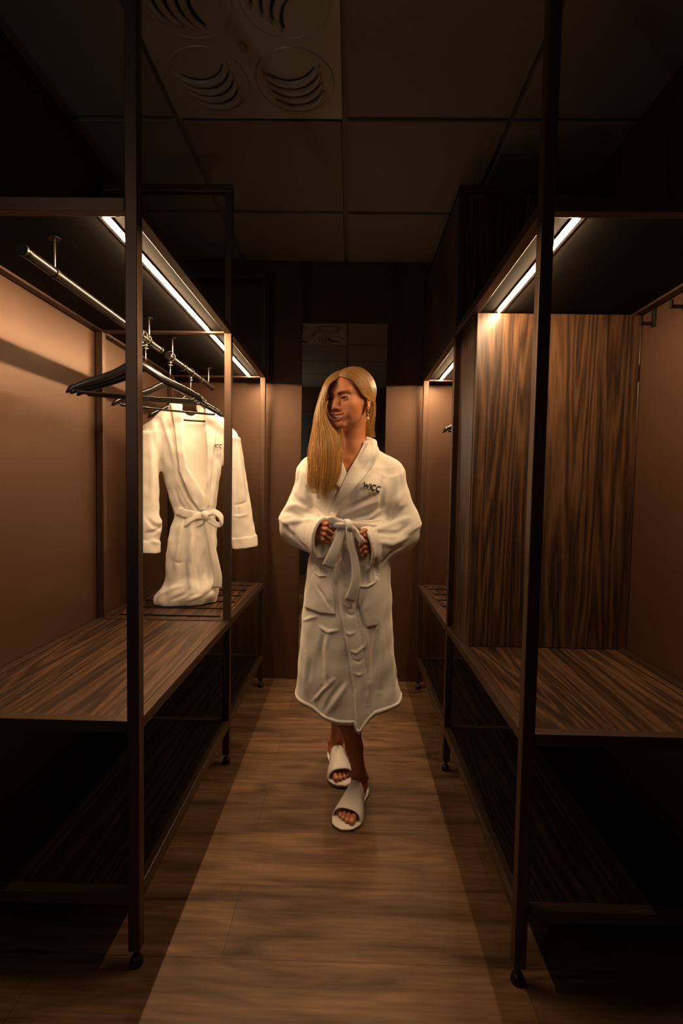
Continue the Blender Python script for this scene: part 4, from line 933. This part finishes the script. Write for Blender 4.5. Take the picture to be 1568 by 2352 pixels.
# ---------------------------------------------------------------- bathrobe hanging in the far left wardrobe
PH = math.radians(28); RO = NP((-.785, 2.42, 0.)); RA = NP(((math.cos(PH), math.sin(PH), 0), (-math.sin(PH), math.cos(PH), 0), (0, 0, 1)))
class LGrid(Grid):
    """grid in the hanging robe's own frame; photo look-ups still work in room coordinates"""
    def sample(s, P): return Grid.sample(s, (P-RO)@RA.T)
    def hit(s, x, y, off=0., y0=1.9, y1=3.0): return Grid.hit(s, x, y, off, y0, y1)
    def stroke(s, pts, w, h, **k):
        f = s.line; s.line = lambda p, **kk: [(q_-RO)@RA.T for q_ in f(p, **kk)]
        try: Grid.stroke(s, pts, w, h, **k)
        finally: s.line = f
        return s
def hang_field():
    g = LGrid((-.36, -.20, .636), (.40, .20, 1.66), .0042)
    f2 = wob(21, 1., 24.)
    def warp(X, Y, Z):
        k = np.clip((1.25-Z)/.4, 0, 1); w2 = .5+.5*np.clip(abs(Z-1.08)/.12, 0, 1)
        th = np.arctan2(X-.01, -Y); e = k*w2*(.009*np.sin(6*th+2.2*Z+.6)+.005*np.sin(11*th-2*Z))+.003*f2(X, Y, Z*.35)
        return X, Y, e
    g.loft([(.640, -.02, .0, .135, .085), (.70, -.01, .0, .125, .085), (.80, .0, .0, .120, .085), (.92, .010, .0, .118, .082), (1.02, .018, .0, .108, .070), (1.075, .020, .0, .096, .060), (1.13, .016, .0, .108, .066), (1.25, .004, .0, .135, .072), (1.38, .0, .0, .165, .068), (1.46, .0, .0, .175, .058), (1.52, .0, .0, .150, .045), (1.56, 0, 0, .10, .040)], 0, warp=warp, n=2.3)
    g.chain([(-.195, 0, 1.475), (-.12, 0, 1.535), (-.055, 0, 1.575), (.055, 0, 1.575), (.12, 0, 1.535), (.195, 0, 1.475)], [.036, .038, .040, .040, .038, .036], .03)
    # sleeves
    for s, c in ((1, (.272, -.005, .905)), (-1, (-.215, -.03, .900))):
        a = NP((s*.198, 0, 1.462)); c = NP(c)
        g.ellcone(a, c, (0, 1, 0), (.046, .046), (.050, .064), .025); T = (c-a)/np.linalg.norm(c-a)
        g.ellcone(c-T*.055, c, (0, 1, 0), (.053, .067), (.054, .068), .004)
        g.ellcone(c-T*.10, c+T*.03, (0, 1, 0), (.030, .044), (.043, .056), .006, 's')
    g.ell((-.205, -.045, 1.03), (.06, .035, .05), .03)
    # collar round the neck
    g.chain([(-.075, -.035, 1.555), (-.085, 0, 1.60), (-.05, .04, 1.618), (.04, .04, 1.618), (.08, 0, 1.60), (.075, -.035, 1.555)], [.018]*6, .02)
    g.cone((0, -.10, 1.60), (0, .018, 1.62), .055, .050, .01, 's')
    # the end of the skirt slumped on the bench
    g.chain([(.06, -.06, .70), (-.02, -.055, .69), (-.12, -.03, .675)], [.055, .052, .034], .05); g.cone((-.08, .02, .70), (-.15, .0, .662), .05, .024, .04)
    V_ = [(418, 915), (472, 915), (472, 980), (476, 1030), (475, 1095), (470, 1138), (452, 1108), (428, 1074), (422, 1028), (421, 968)]
    def vcut(X, Y, Z):
        P = np.stack(np.broadcast_arrays(X, Y, Z), -1)@RA+RO; a, b = proj_px(P[..., 0], P[..., 1], P[..., 2])
        return np.maximum(poly_sd(a, b, V_)*(2.4/FPX), Y-np.interp(Z, (1.1, 1.3, 1.5), (.0, .028, .030)))
    g.put(vcut, (-.16, -.20, 1.08), (.17, .05, 1.66), .006, 's')
    g.v = np.maximum(g.v, (.6435-g.ax[2])[None, None, :].astype(np.float32))
    return g
H = hang_field()
for pts, w_, h_ in [
    ([(350, 965), (362, 1010), (380, 1070)], .014, .006), ([(372, 960), (392, 1020), (404, 1075)], .009, .007), ([(362, 985), (370, 1050), (366, 1110)], .012, -.007), ([(345, 1000), (350, 1080), (348, 1160)], .012, .006), ([(366, 1110), (372, 1160), (368, 1205)], .009, .006),
    ([(337, 1190), (352, 1208), (372, 1212)], .010, -.008), ([(336, 1225), (356, 1222), (372, 1208)], .008, -.008), ([(345, 1240), (362, 1248), (378, 1246)], .008, .005),
    ([(405, 1070), (420, 1120), (445, 1165)], .008, -.007), ([(412, 1110), (430, 1150), (450, 1175)], .006, .006), ([(402, 1120), (412, 1155), (430, 1178)], .006, -.005), ([(486, 1060), (484, 1110), (478, 1160)], .007, -.007), ([(498, 1060), (494, 1110), (486, 1160)], .007, .006),
    ([(420, 1195), (412, 1240), (404, 1300)], .009, .008), ([(428, 1200), (420, 1260), (414, 1330)], .009, -.010), ([(445, 1230), (432, 1290), (440, 1360)], .012, .010), ([(455, 1240), (450, 1300), (458, 1350)], .008, -.011), ([(492, 1225), (486, 1270), (496, 1320)], .010, .008), ([(480, 1230), (472, 1280), (478, 1340)], .007, -.010), ([(500, 1230), (505, 1280), (506, 1320)], .008, -.007),
    ([(402, 1290), (412, 1294), (424, 1290)], .005, -.006), ([(440, 1345), (425, 1365), (395, 1378)], .008, -.007), ([(420, 1345), (395, 1352), (365, 1368)], .010, .006), ([(478, 1345), (460, 1368), (430, 1380)], .008, .006), ([(500, 1335), (488, 1355), (470, 1372)], .008, -.007),
    ([(545, 1010), (552, 1080), (560, 1150)], .010, .006), ([(538, 1010), (540, 1090), (545, 1180)], .008, -.006), ([(558, 1060), (568, 1130), (575, 1200)], .009, -.004), ([(537, 1160), (555, 1158), (568, 1150)], .005, -.004), ([(536, 1185), (552, 1186), (570, 1180)], .005, .004),
    ([(395, 975), (404, 1030), (420, 1080)], .005, .004), ([(408, 960), (412, 1030), (420, 1072)], .004, -.005)]:
    H.stroke(pts, w_, h_*1.45)
H.v += wob(31, .0013, 85.)(H.ax[0][:, None, None], H.ax[1][None, :, None], H.ax[2][None, None, :]).astype(np.float32)
hv, hf = H.mesh(); hv = hv@RA+RO
hr = thing('bathrobe', (-.785, 2.42, .6414), 'white hooded-free bathrobe', 'bathrobe')
hr['label'] = 'cream white terry bathrobe tied in a bow, hanging in the far left wardrobe'
sdf_obj('robe_body', (hv, hf), M['terry'], hr)
cols = []
for poly, t in (([(391, 928), (400, 980), (406, 1040), (412, 1085), (438, 1145), (458, 1172), (474, 1172), (470, 1142), (450, 1108), (427, 1072), (421, 1028), (419, 968), (416, 926)], .011),
             ([(472, 930), (500, 955), (499, 985), (490, 1040), (487, 1080), (481, 1160), (470, 1170), (470, 1138), (475, 1095), (476, 1030), (471, 985)], .009)):
    cols.append(patch(H, poly, t, 2.40, 2.16, 2.60, rnd=.004, h=.0036).mesh())
sdf_obj('collar', join(*cols), M['terry'], hr)
b = MB(); L = H.line([(408, 1172), (425, 1180), (450, 1184), (473, 1186), (495, 1184), (512, 1180)], off=.004, step=5)
ribbon(b, smooth_path(L, 26), (0, 0, 1), .040, .010); part('belt', b, M['terry'], hr, True)
W2 = lambda *p: [q(*a) for a in p]
Yk = float(H.hit(473, 1186)[1])-.014
b = MB(); b.tube(smooth_path(W2((466, 1176, Yk), (472, 1184, Yk-.006), (476, 1196, Yk)), 10), [.010, .015, .018, .019, .019, .019, .019, .018, .014, .009], 14)
part('belt_knot', b, M['terry'], hr, True)
b = MB(); ribbon(b, smooth_path(W2((472, 1188, Yk), (450, 1186, Yk-.02), (428, 1200, Yk-.03), (417, 1212, Yk-.02), (428, 1216, Yk-.012), (452, 1204, Yk-.01), (470, 1192, Yk)), 26), (.2, .3, 1), [.018, .022]+[.030]*22+[.022, .018], .012); part('belt_loop', b, M['terry'], hr, True)
b = MB(); ribbon(b, smooth_path(W2((474, 1184, Yk), (490, 1176, Yk-.018), (504, 1184, Yk-.02), (510, 1200, Yk-.01), (500, 1206, Yk-.004), (486, 1198, Yk-.004), (475, 1190, Yk)), 26), (.2, .5, 1), [.018, .022]+[.030]*22+[.022, .018], .012); part('belt_loop', b, M['terry'], hr, True)
b = MB(); ribbon(b, smooth_path(W2((468, 1190, Yk), (452, 1205, Yk-.012), (436, 1225, Yk-.014), (428, 1245, Yk-.01), (430, 1256, Yk-.006)), 18), (1, .3, .3), [.018+.001*i for i in range(18)], .012); part('belt_tail', b, M['terry'], hr, True)
b = MB(); ribbon(b, smooth_path(W2((474, 1192, Yk), (478, 1215, Yk-.012), (486, 1250, Yk-.014), (494, 1290, Yk-.018), (500, 1325, Yk-.014), (498, 1350, Yk-.01)), 24), (1, .3, .1), [.020+.0011*i for i in range(24)], .012); part('belt_tail', b, M['terry'], hr, True)
embroider(H, 483, 1019, .60, math.radians(4), hr, .75)

# ---------------------------------------------------------------- hangers: lacquered arms on a pin that clips into a ring on the rod
def hanger_parts():
    arm = [(0, -.004, .013), (.018, -.010, .018), (.045, -.027, .0165), (.08, -.050, .0150), (.12, -.069, .0140), (.165, -.088, .0140), (.197, -.103, .0135), (.2075, -.108, .0100), (.212, -.110, .0135), (.228, -.120, .0115), (.236, -.128, .004)]
    mb = MB(); V = []; F = []; n = 14
    pts = [(-x, z, r) for x, z, r in arm[::-1]]+arm[1:]
    for i, (x, z, r) in enumerate(pts):
        for j in range(n):
            a = 2*math.pi*j/n; c, s_ = math.cos(a), math.sin(a)
            V.append((x, .0065*math.copysign(abs(c)**.7, c)*min(1, r/.008), z+r*math.copysign(abs(s_)**.8, s_)))
    for i in range(len(pts)-1):
        for j in range(n): F.append((i*n+j, i*n+(j+1) % n, (i+1)*n+(j+1) % n, (i+1)*n+j))
    F.append(tuple(range(n))[::-1]); F.append(tuple((len(pts)-1)*n+j for j in range(n))); mb.add(V, F)
    bar = MB().tube([(-.205, 0, -.106), (-.200, 0, -.124), (0, 0, -.126), (.200, 0, -.124), (.205, 0, -.106)], .0052, 10)
    pin = MB().tube([(0, 0, -.006), (0, 0, .078)], .0022, 8).lathe([(.004, 0), (.0085, .003), (.0085, .006), (.003, .011)], 14, (0, 0, .076))
    pin.tube([(-.010, 0, .070), (.010, 0, .070)], .0022, 8)
    ring = MB().tube([(0, .0195*math.sin(a)*0+.0, .0) for a in (0, 1)], .001, 4) if False else MB().tube([(.0205*math.cos(a), 0, .107+.0205*math.sin(a)) for a in np.linspace(0, 2*math.pi, 28)], .0024, 8, cap=False)
    return mb, bar, pin, ring
ZH = ZRD-.104
hp = None
def hanger(x, y, phi, label, group, tilt=0.):
    global hp
    if hp is None:
        o = thing('coat_hanger', (0, 0, 0), label, 'hanger', group); mb, bar, pin, ring = hanger_parts()
        part('hanger_arms', mb, M['gloss'], o, True); part('trouser_bar', bar, M['gloss'], o, True); part('hook_pin', pin, M['steel'], o, True); part('security_ring', ring, M['rod'], o, True)
        hp = o
    else:
        o = hp.copy(); COL.objects.link(o)
        for ch in list(hp.children): c = ch.copy(); COL.objects.link(c); c.parent = o
        o['label'] = label; o['group'] = group
        if not group: del o['group']
    o.location = (x, y, ZH); o.rotation_euler = (0, tilt, phi)
    return o
GL = 'black hangers on the left rods'
hanger(XRD, 1.815, math.radians(16), 'black lacquered coat hanger nearest the front post, lowest left tip', GL, .012)
hanger(XRD, 1.850, math.radians(24), 'black lacquered coat hanger, middle one of three crowded behind the front post', GL)
hanger(XRD, 1.890, math.radians(29), 'black lacquered coat hanger, rearmost of three crowded behind the front post', GL, -.01)
hanger(XRD, 2.145, math.radians(36), 'black coat hanger alone and empty just in front of the hanging bathrobe', GL)
_o = hanger(XRD, 2.420, PH, 'black coat hanger that carries the cream bathrobe, its bar showing at the neck', GL); _o.scale = (.84, 1, 1)
_o.location.z -= .006
GR = 'black hangers on the far right rod'
hanger(.75, 2.755, math.radians(-8), 'front black coat hanger peeking out beside the walnut divider on the right', GR)
hanger(.75, 2.790, math.radians(3), 'rear black coat hanger peeking out beside the walnut divider on the right', GR)
for y, lab in ((2.30, 'empty dark security ring on the left rod between the lone hanger and the bathrobe'), (2.56, 'empty dark security ring on the left rod behind the bathrobe hanger')):
    setp(part('security_ring', MB().tube([(XRD+.0205*math.cos(a), y+.006*math.sin(a), ZRD-.004+.0205*math.sin(a)) for a in np.linspace(0, 2*math.pi, 28)], .0024, 8, cap=False), M['rod'], None, True, 0, (XRD, y, ZRD)), lab, 'hanger ring', 'loose rings on the left rod')
